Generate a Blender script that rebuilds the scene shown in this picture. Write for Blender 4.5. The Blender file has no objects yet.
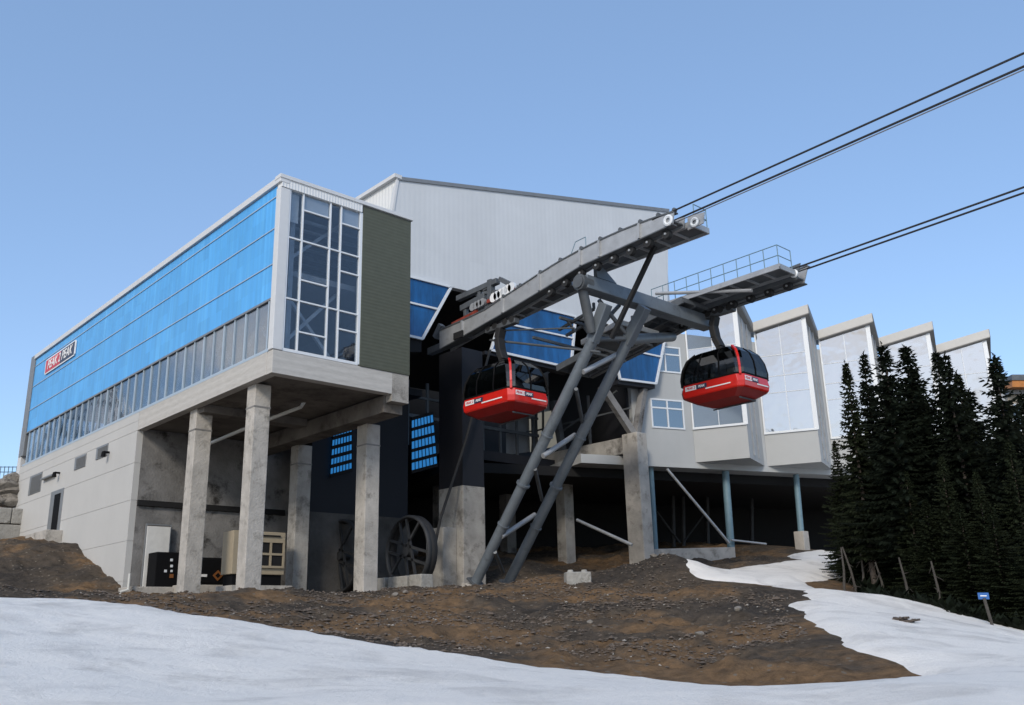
import bpy, bmesh, math, random
import numpy as np
from mathutils import Vector, Matrix
random.seed(7); R=math.radians
SC=bpy.context.scene; COL=SC.collection
# ------------------------------------------------------------------ camera (surveyed from the facades)
F=913.61; YAW,PIT,ROL=-0.747091,0.2909507,-0.02494296
def _cam():
    cy,sy=math.cos(YAW),math.sin(YAW);cp,sp=math.cos(PIT),math.sin(PIT);cr,sr=math.cos(ROL),math.sin(ROL)
    f=Vector((-sy*cp,cy*cp,sp));r=Vector((cy,sy,0));u=r.cross(f)
    return cr*r+sr*u,-sr*r+cr*u,f
CR,CU,CF=_cam()
def ray(p): return CR*((p[0]-512)/F)-CU*((p[1]-352.5)/F)+CF
def onx(p,X): d=ray(p); return d*(X/d.x)
def ony(p,Y): d=ray(p); return d*(Y/d.y)
def onz(p,Z): d=ray(p); return d*(Z/d.z)
def onr(p,D): d=ray(p); return d*(D/math.hypot(d.x,d.y))
def onp(p,q,dv):
    n=Vector((-dv[1],dv[0],0)); d=ray(p); return d*(n.dot(Vector((q[0],q[1],0)))/n.dot(d))
def proj(P):
    c=(P.dot(CR),P.dot(CU),P.dot(CF)); return 512+F*c[0]/c[2],352.5-F*c[1]/c[2]
cam=bpy.data.cameras.new('camera'); co=bpy.data.objects.new('camera',cam); COL.objects.link(co)
m=Matrix((( CR.x,CU.x,-CF.x,0),(CR.y,CU.y,-CF.y,0),(CR.z,CU.z,-CF.z,0),(0,0,0,1))); co.matrix_world=m
cam.sensor_width=36; cam.lens=36*F/1024; cam.clip_start=.1; cam.clip_end=8000; SC.camera=co
SC.render.resolution_x=1024; SC.render.resolution_y=705
# ------------------------------------------------------------------ materials
def mat(name,col,rough=.7,metal=0,var=0,vscale=1.0,bump=0,bscale=8,spec=.5,stain=None,stretch=None,ribs=None,coat=0):
    m=bpy.data.materials.new(name); m.use_nodes=True; N=m.node_tree.nodes; L=m.node_tree.links
    b=N['Principled BSDF']; b.inputs['Roughness'].default_value=rough; b.inputs['Metallic'].default_value=metal
    b.inputs['Specular IOR Level'].default_value=spec; b.inputs['Coat Weight'].default_value=coat
    b.inputs['Base Color'].default_value=(*col,1)
    tc=N.new('ShaderNodeTexCoord'); src=tc.outputs['Object']
    if stretch:
        mp=N.new('ShaderNodeMapping'); mp.inputs['Scale'].default_value=stretch; L.new(src,mp.inputs['Vector']); sv=mp.outputs['Vector']
    else: sv=src
    out=None
    if var:
        n=N.new('ShaderNodeTexNoise'); n.inputs['Scale'].default_value=vscale; n.inputs['Detail'].default_value=8; n.inputs['Roughness'].default_value=.62
        L.new(sv,n.inputs['Vector']); r=N.new('ShaderNodeMapRange'); r.inputs[1].default_value=.3; r.inputs[2].default_value=.7
        r.inputs[3].default_value=1-var; r.inputs[4].default_value=1+var; L.new(n.outputs[0],r.inputs[0])
        mx=N.new('ShaderNodeMix'); mx.data_type='RGBA'; mx.blend_type='MULTIPLY'; mx.inputs[0].default_value=1
        mx.inputs[6].default_value=(*col,1); L.new(r.outputs[0],mx.inputs[7]); out=mx.outputs[2]
    if stain:
        scol,lo,hi,ss=stain
        n=N.new('ShaderNodeTexNoise'); n.inputs['Scale'].default_value=ss; n.inputs['Detail'].default_value=10; n.inputs['Roughness'].default_value=.7
        L.new(sv,n.inputs['Vector']); r=N.new('ShaderNodeMapRange'); r.inputs[1].default_value=lo; r.inputs[2].default_value=hi; L.new(n.outputs[0],r.inputs[0])
        mx=N.new('ShaderNodeMix'); mx.data_type='RGBA'; L.new(r.outputs[0],mx.inputs[0])
        if out: L.new(out,mx.inputs[6])
        else: mx.inputs[6].default_value=(*col,1)
        mx.inputs[7].default_value=(*scol,1); out=mx.outputs[2]
    if out: L.new(out,b.inputs['Base Color'])
    h=None
    if ribs:   # ribs=(direction vector, period, depth)
        dv,per,dep=ribs
        vm=N.new('ShaderNodeVectorMath'); vm.operation='DOT_PRODUCT'; vm.inputs[1].default_value=dv; L.new(src,vm.inputs[0])
        m1=N.new('ShaderNodeMath'); m1.operation='MULTIPLY'; m1.inputs[1].default_value=2*math.pi/per; L.new(vm.outputs['Value'],m1.inputs[0])
        m2=N.new('ShaderNodeMath'); m2.operation='SINE'; L.new(m1.outputs[0],m2.inputs[0])
        m3=N.new('ShaderNodeMath'); m3.operation='MULTIPLY'; m3.inputs[1].default_value=dep; L.new(m2.outputs[0],m3.inputs[0]); h=m3.outputs[0]
        bp=N.new('ShaderNodeBump'); bp.inputs['Strength'].default_value=1; bp.inputs['Distance'].default_value=1; L.new(h,bp.inputs['Height']); L.new(bp.outputs[0],b.inputs['Normal'])
    elif bump:
        n=N.new('ShaderNodeTexNoise'); n.inputs['Scale'].default_value=bscale; n.inputs['Detail'].default_value=9
        L.new(src,n.inputs['Vector']); bp=N.new('ShaderNodeBump'); bp.inputs['Strength'].default_value=bump; bp.inputs['Distance'].default_value=.1
        L.new(n.outputs[0],bp.inputs['Height']); L.new(bp.outputs[0],b.inputs['Normal'])
    return m
def cells(key,dv,per,perz,amt):
    m=M[key]; N=m.node_tree.nodes; L=m.node_tree.links; b=N['Principled BSDF']; src=N['Texture Coordinate'].outputs['Object']
    vm=N.new('ShaderNodeVectorMath'); vm.operation='DOT_PRODUCT'; vm.inputs[1].default_value=dv; L.new(src,vm.inputs[0])
    sx=N.new('ShaderNodeSeparateXYZ'); L.new(src,sx.inputs[0]); o=[]
    for q,p in ((vm.outputs['Value'],per),(sx.outputs[2],perz)):
        d=N.new('ShaderNodeMath'); d.operation='DIVIDE'; d.inputs[1].default_value=p; L.new(q,d.inputs[0]); f=N.new('ShaderNodeMath'); f.operation='FLOOR'; L.new(d.outputs[0],f.inputs[0]); o.append(f.outputs[0])
    c=N.new('ShaderNodeCombineXYZ'); L.new(o[0],c.inputs[0]); L.new(o[1],c.inputs[1]); w=N.new('ShaderNodeTexWhiteNoise'); L.new(c.outputs[0],w.inputs['Vector'])
    r=N.new('ShaderNodeMapRange'); r.inputs[3].default_value=1-amt; r.inputs[4].default_value=1+amt; L.new(w.outputs['Value'],r.inputs[0])
    mx=N.new('ShaderNodeMix'); mx.data_type='RGBA'; mx.blend_type='MULTIPLY'; mx.inputs[0].default_value=1
    if b.inputs['Base Color'].is_linked: L.new(b.inputs['Base Color'].links[0].from_socket,mx.inputs[6])
    else: mx.inputs[6].default_value=b.inputs['Base Color'].default_value
    L.new(r.outputs[0],mx.inputs[7]); L.new(mx.outputs[2],b.inputs['Base Color'])
def glassmat(name,tint,gloss,trans,rough=.03,wob=.0,edge=.5):
    m=bpy.data.materials.new(name); m.use_nodes=True; N=m.node_tree.nodes; L=m.node_tree.links; N.clear()
    o=N.new('ShaderNodeOutputMaterial'); t=N.new('ShaderNodeBsdfTransparent'); t.inputs[0].default_value=(*[c for c in trans],1)
    d=N.new('ShaderNodeBsdfDiffuse'); d.inputs[0].default_value=(*tint,1)
    g=N.new('ShaderNodeBsdfGlossy'); g.inputs['Roughness'].default_value=rough; g.inputs[0].default_value=(.98,.97,.95,1)
    a=N.new('ShaderNodeAddShader'); L.new(t.outputs[0],a.inputs[0]); L.new(d.outputs[0],a.inputs[1])
    fr=N.new('ShaderNodeLayerWeight'); fr.inputs[0].default_value=.35
    mr=N.new('ShaderNodeMapRange'); mr.inputs[3].default_value=gloss; mr.inputs[4].default_value=min(1,gloss+edge); L.new(fr.outputs['Fresnel'],mr.inputs[0])
    x=N.new('ShaderNodeMixShader'); L.new(mr.outputs[0],x.inputs[0]); L.new(a.outputs[0],x.inputs[1]); L.new(g.outputs[0],x.inputs[2]); L.new(x.outputs[0],o.inputs[0])
    if wob:
        tc=N.new('ShaderNodeTexCoord'); n=N.new('ShaderNodeTexNoise'); n.inputs['Scale'].default_value=.7; L.new(tc.outputs['Object'],n.inputs[0])
        bp=N.new('ShaderNodeBump'); bp.inputs['Distance'].default_value=wob; L.new(n.outputs[0],bp.inputs['Height']); L.new(bp.outputs[0],g.inputs['Normal'])
    return m
M={}
CONC=(.34,.325,.30)
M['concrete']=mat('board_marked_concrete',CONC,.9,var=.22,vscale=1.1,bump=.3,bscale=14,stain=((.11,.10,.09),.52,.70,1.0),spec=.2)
M['concrete_stained']=mat('stained_concrete',(.20,.195,.19),.92,var=.35,vscale=.7,bump=.3,bscale=9,stain=((.045,.042,.04),.53,.66,.8),spec=.2)  # real stains, plus a base darkened for the undercroft shade
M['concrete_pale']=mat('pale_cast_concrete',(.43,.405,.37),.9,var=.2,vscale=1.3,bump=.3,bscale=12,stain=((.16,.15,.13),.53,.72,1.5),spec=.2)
M['soffit']=mat('soffit_concrete',(.17,.155,.14),.95,var=.3,vscale=.5,stain=((.06,.055,.05),.5,.7,.7),spec=.1)  # undercroft shade is partly put into this dark base colour
M['white_wall']=mat('white_insulated_panel',(.50,.495,.48),.7,var=.035,vscale=.5,spec=.3)
M['white_trim']=mat('white_painted_trim',(.60,.61,.62),.5,var=.03,vscale=3)
M['blue_panel']=mat('blue_polycarbonate_panel',(.075,.36,.75),.38,var=.10,vscale=1.2,stretch=(1,3.2,.15),spec=.45,stain=((.13,.48,.86),.5,.75,.9))
M['blue_glass']=mat('deep_blue_glazing',(.006,.075,.22),.1,var=.4,vscale=1.0,stretch=(2.2,1,.5),spec=.6)
M['green_panel']=mat('olive_green_metal_panel',(.085,.092,.07),.6,metal=0,var=.07,vscale=3,ribs=((0,0,1),.16,.0022),spec=.3)
M['hall_metal']=mat('pale_ribbed_metal_wall',(.57,.595,.62),.55,var=.03,vscale=.6,ribs=((1,.0,0),.32,.0016),spec=.35)
M['hall_side']=mat('white_ribbed_metal_wall',(.72,.73,.72),.5,var=.02,ribs=((0,1,0),.3,.008))
M['corrugated']=mat('corrugated_white_flashing',(.72,.73,.73),.5,ribs=((1,0,0),.14,.006))
M['grey_trim']=mat('grey_metal_trim',(.22,.23,.24),.5,metal=.3,var=.08,vscale=3)
M['galv']=mat('galvanized_steel',(.41,.42,.43),.48,metal=.45,var=.14,vscale=1.6,stain=((.2,.2,.19),.58,.75,2.0))
M['galv_dark']=mat('weathered_dark_steel',(.11,.12,.13),.55,metal=.35,var=.25,vscale=1.2)
M['leg_steel']=mat('grey_blue_painted_tube',(.16,.185,.21),.5,metal=.3,var=.12,vscale=1.5,stain=((.1,.115,.13),.55,.7,1.4))
M['rust']=mat('rusty_red_machinery',(.22,.035,.02),.6,var=.3,vscale=4)
M['rubber']=mat('black_rubber',(.015,.015,.016),.7)
M['blue_steel']=mat('pale_blue_painted_steel',(.14,.23,.28),.5,var=.1,vscale=3)
M['wheel']=mat('dark_greased_iron',(.035,.036,.038),.6,metal=.2,var=.3,vscale=2)
M['navy']=mat('dark_navy_paint',(.007,.0075,.012),.7,var=.15,vscale=.8)
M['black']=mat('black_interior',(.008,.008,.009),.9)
M['pale_cladding']=mat('pale_grey_metal_cladding',(.41,.42,.42),.6,var=.035,vscale=.7,spec=.3,ribs=((.9,-.44,0),1.2,.0015))
M['fascia']=mat('beige_roof_fascia',(.50,.49,.465),.6,var=.04,vscale=1.5)
M['soffit_metal']=mat('grey_roof_soffit',(.20,.195,.185),.6,var=.1,vscale=2)
M['frame']=mat('white_window_frame',(.68,.71,.74),.45)
M['strip_frame']=mat('pale_aluminium_mullion',(.42,.50,.57),.4,metal=.3)
M['pane_dark']=glassmat('tinted_glass',(.002,.004,.008),.05,(.80,.84,.88),wob=.01,edge=.22)
M['pane_side']=glassmat('side_strip_glass',(.012,.024,.04),.17,(.6,.65,.7),wob=.012,edge=.4)
M['pane_mirror']=glassmat('mirrored_glass',(.085,.085,.085),.40,(.05,.05,.06),.015,.02)
M['pane_small']=glassmat('small_window_glass',(.03,.055,.08),.30,(.1,.1,.1))
M['cabin_glass']=glassmat('dark_cabin_glass',(.0,.0,.0),.05,(.10,.11,.12),.04)
M['red']=mat('glossy_red_paint',(.60,.018,.012),.25,var=.05,vscale=3,coat=.6)
M['red_dark']=mat('dull_red_floor_panel',(.30,.012,.010),.5,var=.1,vscale=3)
M['black_paint']=mat('satin_black_metal',(.007,.007,.008),.7,spec=.1)
M['white']=mat('white_paint',(.8,.8,.8),.5)
M['beige']=mat('cream_enclosure_paint',(.36,.30,.21),.55,var=.07,vscale=3)
M['orange']=mat('orange_plate',(.22,.08,.02),.5)
M['pvc']=mat('white_pvc',(.6,.6,.57),.4)
M['door_metal']=mat('pale_steel_door',(.66,.65,.62),.55,var=.1,vscale=2)
M['rock']=mat('granite_boulder',(.21,.19,.165),.9,var=.35,vscale=2,bump=.8,bscale=4,stain=((.08,.07,.06),.5,.65,2.5))
M['block']=mat('precast_block',(.31,.30,.275),.9,var=.2,vscale=2.5,bump=.5,bscale=10,stain=((.12,.115,.1),.55,.7,2.))
M['bark']=mat('grey_bark',(.085,.07,.06),.95,var=.4,vscale=6,stretch=(4,4,1),bump=.6,bscale=12)
M['deadwood']=mat('bleached_bark',(.06,.054,.048),.95,var=.3,vscale=6)
M['needles']=mat('dark_fir_needles',(.007,.011,.006),.8,var=.5,vscale=1.4,spec=.15)
M['needles_b']=mat('olive_fir_needles',(.013,.018,.008),.8,var=.5,vscale=1.4,spec=.15)
M['cedar']=mat('orange_timber_soffit',(.42,.16,.035),.55,var=.15,vscale=3)
M['lodge']=mat('beige_lodge_cladding',(.30,.27,.22),.7,var=.1,vscale=2)
M['blue_sign']=mat('blue_sign_face',(.03,.12,.36),.45)
M['cable']=mat('greased_steel_rope',(.03,.03,.033),.5,metal=.3)
M['cable_grey']=mat('grey_haul_rope',(.22,.22,.23),.5,metal=.3)
M['sign_red']=mat('sign_red',(.55,.03,.05),.45); M['sign_navy']=mat('sign_navy',(.02,.03,.07),.45)
M['interior']=mat('grey_interior_wall',(.22,.23,.24),.8,var=.1,vscale=.5)
M['louvre']=mat('grey_louvre',(.13,.13,.125),.6,ribs=((0,0,1),.07,.012))
def emis(name,col,s):
    m=bpy.data.materials.new(name); m.use_nodes=True; b=m.node_tree.nodes['Principled BSDF']; b.inputs['Base Color'].default_value=(*[c*.3 for c in col],1)
    b.inputs['Emission Color'].default_value=(*col,1); b.inputs['Emission Strength'].default_value=s; return m
M['blue_glow']=emis('daylight_glow_blue_panel',(.03,.25,.66),.36)  # emission stands in for daylight coming through the lattice windows
M['pale_glow']=emis('glowing_frosted_pane',(.6,.58,.5),.16)  # emission imitates bright reflections on the pane; no lamp behind it
cells('blue_panel',(0,1,0),.62,1.55,.07); cells('hall_metal',(1,0,0),.95,9,.022); cells('pale_cladding',(.94,-.34,0),1.3,3.1,.025); cells('blue_glass',(1,0,0),1.1,1.6,.22); cells('white_wall',(0,1,0),3.3,50,.02)
# dirt and snow
def dirtmat():
    m=mat('gravelly_brown_dirt',(.10,.062,.038),.95,spec=.1); N=m.node_tree.nodes; L=m.node_tree.links; b=N['Principled BSDF']
    tc=N['Texture Coordinate']; P=tc.outputs['Object']
    def noise(s,d=8,r=.6):
        n=N.new('ShaderNodeTexNoise'); n.inputs['Scale'].default_value=s; n.inputs['Detail'].default_value=d; n.inputs['Roughness'].default_value=r; L.new(P,n.inputs[0]); return n.outputs[0]
    def ramp(src,stops):
        r=N.new('ShaderNodeValToRGB'); e=r.color_ramp.elements
        e[0].position,e[0].color=stops[0][0],(*stops[0][1],1); e[1].position,e[1].color=stops[-1][0],(*stops[-1][1],1)
        for p,c in stops[1:-1]: x=e.new(p); x.color=(*c,1)
        L.new(src,r.inputs[0]); return r.outputs[0]
    a=ramp(noise(.22,9,.6),[(.36,(.055,.047,.040)),(.48,(.088,.070,.053)),(.57,(.175,.110,.060)),(.68,(.11,.080,.055))])
    f=ramp(noise(3.0,10,.75),[(.3,(.45,.45,.45)),(.5,(1,1,1)),(.7,(1.5,1.45,1.4))])
    mx=N.new('ShaderNodeMix'); mx.data_type='RGBA'; mx.blend_type='MULTIPLY'; mx.inputs[0].default_value=1; L.new(a,mx.inputs[6]); L.new(f,mx.inputs[7])
    v=N.new('ShaderNodeTexVoronoi'); v.inputs['Scale'].default_value=7; L.new(P,v.inputs[0])
    sel=N.new('ShaderNodeSeparateColor'); L.new(v.outputs['Color'],sel.inputs[0])
    c1=N.new('ShaderNodeMath'); c1.operation='GREATER_THAN'; c1.inputs[1].default_value=.9; L.new(sel.outputs[0],c1.inputs[0])
    c2=N.new('ShaderNodeMath'); c2.operation='LESS_THAN'; c2.inputs[1].default_value=.36; L.new(v.outputs['Distance'],c2.inputs[0])
    c3=N.new('ShaderNodeMath'); c3.operation='MULTIPLY'; L.new(c1.outputs[0],c3.inputs[0]); L.new(c2.outputs[0],c3.inputs[1])
    mx2=N.new('ShaderNodeMix'); mx2.data_type='RGBA'; L.new(c3.outputs[0],mx2.inputs[0]); L.new(mx.outputs[2],mx2.inputs[6]); mx2.inputs[7].default_value=(.17,.145,.115,1)
    L.new(mx2.outputs[2],b.inputs['Base Color'])
    bp=N.new('ShaderNodeBump'); bp.inputs['Strength'].default_value=.8; bp.inputs['Distance'].default_value=.12
    L.new(noise(5,10,.75),bp.inputs['Height']); L.new(bp.outputs[0],b.inputs['Normal'])
    return m
M['dirt']=dirtmat()
def snowmat():
    m=mat('old_spring_snow',(.74,.74,.74),.6,spec=.3); N=m.node_tree.nodes; L=m.node_tree.links; b=N['Principled BSDF']
    P=N['Texture Coordinate'].outputs['Object']
    def noise(s,d=8,r=.6,dist=0):
        n=N.new('ShaderNodeTexNoise'); n.inputs['Scale'].default_value=s; n.inputs['Detail'].default_value=d; n.inputs['Roughness'].default_value=r; n.inputs['Distortion'].default_value=dist; L.new(P,n.inputs[0]); return n.outputs[0]
    r=N.new('ShaderNodeValToRGB'); e=r.color_ramp.elements; e[0].position=.30; e[0].color=(.60,.575,.54,1); e[1].position=.50; e[1].color=(.84,.81,.76,1); L.new(noise(.55,9,.62,.5),r.inputs[0])
    r2=N.new('ShaderNodeValToRGB'); e=r2.color_ramp.elements; e[0].position=.60; e[0].color=(0,0,0,1); e[1].position=.74; e[1].color=(.6,.6,.6,1); L.new(noise(.24,11,.72,1.2),r2.inputs[0])
    mx=N.new('ShaderNodeMix'); mx.data_type='RGBA'; L.new(r2.outputs[0],mx.inputs[0]); L.new(r.outputs[0],mx.inputs[6]); mx.inputs[7].default_value=(.30,.27,.24,1)
    L.new(mx.outputs[2],b.inputs['Base Color'])
    sp_=N.new('ShaderNodeMapRange'); sp_.inputs[1].default_value=.66; sp_.inputs[2].default_value=.74; sp_.inputs[4].default_value=.75; L.new(noise(26,4,.7),sp_.inputs[0])
    sp2=N.new('ShaderNodeMapRange'); sp2.inputs[1].default_value=.46; sp2.inputs[2].default_value=.64; L.new(noise(.5,5,.6),sp2.inputs[0]); sp3=N.new('ShaderNodeMath'); sp3.operation='MULTIPLY'; L.new(sp_.outputs[0],sp3.inputs[0]); L.new(sp2.outputs[0],sp3.inputs[1])
    mg=N.new('ShaderNodeMix'); mg.data_type='RGBA'; L.new(sp3.outputs[0],mg.inputs[0]); L.new(mx.outputs[2],mg.inputs[6]); mg.inputs[7].default_value=(.22,.18,.14,1); L.new(mg.outputs[2],b.inputs['Base Color'])
    v=N.new('ShaderNodeTexVoronoi'); v.feature='SMOOTH_F1'; v.inputs['Scale'].default_value=1.5; L.new(P,v.inputs[0])
    ad=N.new('ShaderNodeMath'); ad.operation='ADD'; L.new(v.outputs['Distance'],ad.inputs[0]); nf=N.new('ShaderNodeMath'); nf.operation='MULTIPLY_ADD'; nf.inputs[1].default_value=.45; L.new(noise(22,6,.8),nf.inputs[0]); L.new(noise(5,8,.7),nf.inputs[2]); L.new(nf.outputs[0],ad.inputs[1])
    bp=N.new('ShaderNodeBump'); bp.inputs['Strength'].default_value=.55; bp.inputs['Distance'].default_value=.12; L.new(ad.outputs[0],bp.inputs['Height']); L.new(bp.outputs[0],b.inputs['Normal'])
    return m
M['snow']=snowmat()
# ------------------------------------------------------------------ mesh builder
def off(p):
    o=Vector((0,0,0))
    while p is not None: o+=p.location; p=p.parent
    return o
class MB:
    def __init__(s): s.v=[]; s.f=[]
    def add(s,vs,fs):
        b=len(s.v); s.v+= [Vector(v) for v in vs]; s.f+=[tuple(i+b for i in f) for f in fs]; return s
    def hexa(s,p): return s.add(p,[(0,3,2,1),(4,5,6,7),(0,1,5,4),(1,2,6,5),(2,3,7,6),(3,0,4,7)])
    def box(s,x0,x1,y0,y1,z0,z1): return s.hexa([(x0,y0,z0),(x1,y0,z0),(x1,y1,z0),(x0,y1,z0),(x0,y0,z1),(x1,y0,z1),(x1,y1,z1),(x0,y1,z1)])
    def slab(s,o,dx,dy,dz):
        o,dx,dy,dz=map(Vector,(o,dx,dy,dz)); return s.hexa([o,o+dx,o+dx+dy,o+dy,o+dz,o+dx+dz,o+dx+dy+dz,o+dy+dz])
    def prism(s,pts,vec):
        pts=[Vector(p) for p in pts]; vec=Vector(vec); n=len(pts)
        return s.add(pts+[p+vec for p in pts],[tuple(range(n))[::-1],tuple(range(n,2*n))]+[(i,(i+1)%n,n+(i+1)%n,n+i) for i in range(n)])
    def bar(s,a,b,w,h=None,up=(0,0,1)):
        a,b=Vector(a),Vector(b); h=h or w; d=(b-a).normalized(); up=Vector(up)
        if abs(d.dot(up))>.98: up=Vector((0,1,0))
        x=d.cross(up).normalized(); y=x.cross(d); x*=w/2; y*=h/2
        return s.hexa([a-x-y,a+x-y,a+x+y,a-x+y,b-x-y,b+x-y,b+x+y,b-x+y])
    def cyl(s,a,b,r,r2=None,n=14,cap=True):
        a,b=Vector(a),Vector(b); r2=r if r2 is None else r2; d=(b-a).normalized(); x=d.orthogonal().normalized(); y=d.cross(x)
        vs=[]
        for c,q in ((a,r),(b,r2)):
            for i in range(n): t=2*math.pi*i/n; vs.append(c+x*(q*math.cos(t))+y*(q*math.sin(t)))
        fs=[(i,(i+1)%n,n+(i+1)%n,n+i) for i in range(n)]
        if cap: fs+=[tuple(range(n))[::-1],tuple(range(n,2*n))]
        return s.add(vs,fs)
    def path(s,pts,r,n=8):
        for a,b in zip(pts,pts[1:]): s.cyl(a,b,r,n=n)
        return s
    def ring(s,c,ax,r,t,n=32,k=8,w=None):
        c,ax=Vector(c),Vector(ax).normalized(); x=ax.orthogonal().normalized(); y=ax.cross(x); w=w or t; vs=[];fs=[]
        for i in range(n):
            a=2*math.pi*i/n; d=x*math.cos(a)+y*math.sin(a)
            for j in range(k):
                b=2*math.pi*(j+.5)/k; vs.append(c+d*(r+t*math.cos(b))+ax*(w*math.sin(b)))
        for i in range(n):
            for j in range(k): fs.append((i*k+j,i*k+(j+1)%k,((i+1)%n)*k+(j+1)%k,((i+1)%n)*k+j))
        return s.add(vs,fs)
    def build(s,name,mt,parent=None,bevel=0,smooth=False,label=None):
        o0=off(parent); me=bpy.data.meshes.new(name); me.from_pydata([tuple(v-o0) for v in s.v],[],s.f); me.update()
        bm=bmesh.new(); bm.from_mesh(me); bmesh.ops.recalc_face_normals(bm,faces=bm.faces); bm.to_mesh(me); bm.free()
        me.materials.append(M[mt] if isinstance(mt,str) else mt)
        if smooth:
            me.shade_smooth()
            try: me.set_sharp_from_angle(angle=R(40))
            except Exception: pass
        o=bpy.data.objects.new(name,me); COL.objects.link(o); o.parent=parent
        if bevel:
            b=o.modifiers.new('bevel','BEVEL'); b.width=bevel; b.segments=2; b.limit_method='ANGLE'
        if label: o['label']=label
        return o
def empty(name,loc,label,cat,group=None):
    o=bpy.data.objects.new(name,None); COL.objects.link(o); o.location=loc; o.empty_display_size=.3
    return tag(o,label,cat,group)
def tag(o,label=None,cat=None,group=None,kind=None):
    if label:o['label']=label
    if cat:o['category']=cat
    if group:o['group']=group
    if kind:o['kind']=kind
    return o
KIDS={}
def copy_tree(o,parent=None):
    c=o.copy(); COL.objects.link(c); c.parent=parent
    for ch in [q for q in COL.objects if q.parent==o]: copy_tree(ch,c)
    return c
def text(s,size,O,ux,uy,mt,name,parent,depth=.01,center=True,shear=0,bold=.0):
    cu=bpy.data.curves.new(name,'FONT'); cu.body=s; cu.size=size; cu.extrude=depth; cu.align_x='CENTER' if center else 'LEFT'; cu.align_y='CENTER'; cu.shear=shear; cu.offset=bold
    t=bpy.data.objects.new('tmp_text',cu); COL.objects.link(t); bpy.context.view_layer.update()
    me=bpy.data.meshes.new_from_object(t.evaluated_get(bpy.context.evaluated_depsgraph_get())); bpy.data.objects.remove(t)
    ux=Vector(ux).normalized(); uy=Vector(uy).normalized(); n=ux.cross(uy); O=Vector(O)-off(parent)
    me.transform(Matrix(((ux.x,uy.x,n.x,O.x),(ux.y,uy.y,n.y,O.y),(ux.z,uy.z,n.z,O.z),(0,0,0,1))))
    me.materials.clear(); me.materials.append(M[mt]); me.name=name
    o=bpy.data.objects.new(name,me); COL.objects.link(o); o.parent=parent; return o
# ------------------------------------------------------------------ terrain
H_D=Vector((math.cos(R(-5.2)),math.sin(R(-5.2)),0)); H_P=(28,37)
B_D=Vector((.941,-.339,0)).normalized(); B_P=(44.8,36.2)
ctrl=[(0,0,-1.7),(-6,3,-1.1),(5,-6,-2.2),(-8,-8,-1.6),(-14,12,.3),(10,-8,-3)]
for px,py,D in [(0,705,12),(256,705,12),(512,705,12),(768,705,12),(1024,705,12),
  (-80,590,26),(0,597,25),(100,606,24),(200,617,23.5),(300,631,22.5),(400,645,21.5),(560,665,20),(700,680,19),(800,685,18.3),(905,682,18.3),
  (1024,676,17),(1024,655,22),(960,650,22),
  (20,600,33),(90,600,33),(150,596,33),(250,594,33),(330,594,33),(400,593,33.5),(500,593,35),(580,590,36),(650,588,37),(700,586,37),(780,590,34),
  (790,620,26),(668,564,41.5),(850,655,20.5),(640,630,27),(450,620,27),(300,612,28),(560,620,28),
  (890,600,34),(930,617,32),(985,632,30),(1024,644,29),(860,598,36),(820,582,41),(700,575,43),(760,570,44),
  (880,592,42),(940,612,41),(1000,626,40),(1060,640,38),(850,572,48),(790,560,50)]:
    P=onr((px,py),D); ctrl.append((P.x,P.y,P.z))
ctrl+=[(16.6,45.4,2.2),(20,40,1.35),(17,34,1.35),(23,34.5,1.4),(23,41,1.5),(27,40,1.75),(29,35,1.75),(32,35,1.85),(21,45,1.9),
 (42.8,34.8,2.5),(42.8,41.6,3.7),(37,38,3.0),(37,44,4.2),(45,36.5,3.5),(50,34,3.8),(56,31.5,4.2),(60,36,5),(60,50,6),(45,55,6),(30,50,3.5),(24,50,3),
 (16.6,50,3.6),(16.6,53,4.7),(16.6,56.5,5.3),(16.6,62,5.8),(16.4,70,6.2),(12,60,5.2),(8,62,5.2),(12,50,3.3),(6,52,3.6),(12,45,1.7),(4,44,1.9),
 (15,78,9.8),(10,80,9.6),(4,74,8),(20,90,11),(0,90,10),(-10,60,5),(60,20,0),(55,5,-5),(70,0,-8),(75,30,1),(80,60,4),(50,85,8),(-30,40,2),(-30,0,0),(-25,-25,-2),(20,-25,-7)]
c_=np.array(ctrl); n_=len(c_)
def tps(d): return np.where(d>0,d*d*np.log(d+1e-9),0)
K=tps(np.linalg.norm(c_[:,None,:2]-c_[None,:,:2],axis=2))+np.eye(n_)*.6; Pm=np.c_[np.ones(n_),c_[:,:2]]
A_=np.block([[K,Pm],[Pm.T,np.zeros((3,3))]]); W_=np.linalg.solve(A_,np.r_[c_[:,2],np.zeros(3)])
rg=np.random.RandomState(3); TBL=rg.rand(256,256)
def vn(x,y):
    xi=np.floor(x).astype(int); yi=np.floor(y).astype(int); fx=x-xi; fy=y-yi; fx=fx*fx*(3-2*fx); fy=fy*fy*(3-2*fy)
    g=lambda a,b:TBL[a%256,b%256]
    return (g(xi,yi)*(1-fx)+g(xi+1,yi)*fx)*(1-fy)+(g(xi,yi+1)*(1-fx)+g(xi+1,yi+1)*fx)*fy-.5
def fbm(x,y,s,o=4):
    r=0;a=1
    for k in range(o): r=r+a*vn(x*s+17*k,y*s+31*k); a*=.5; s*=2.1
    return r
MND=[(onr((660,580),40.5),.3,.9),(onr((680,580),41.0),.28,.8)]
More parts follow.
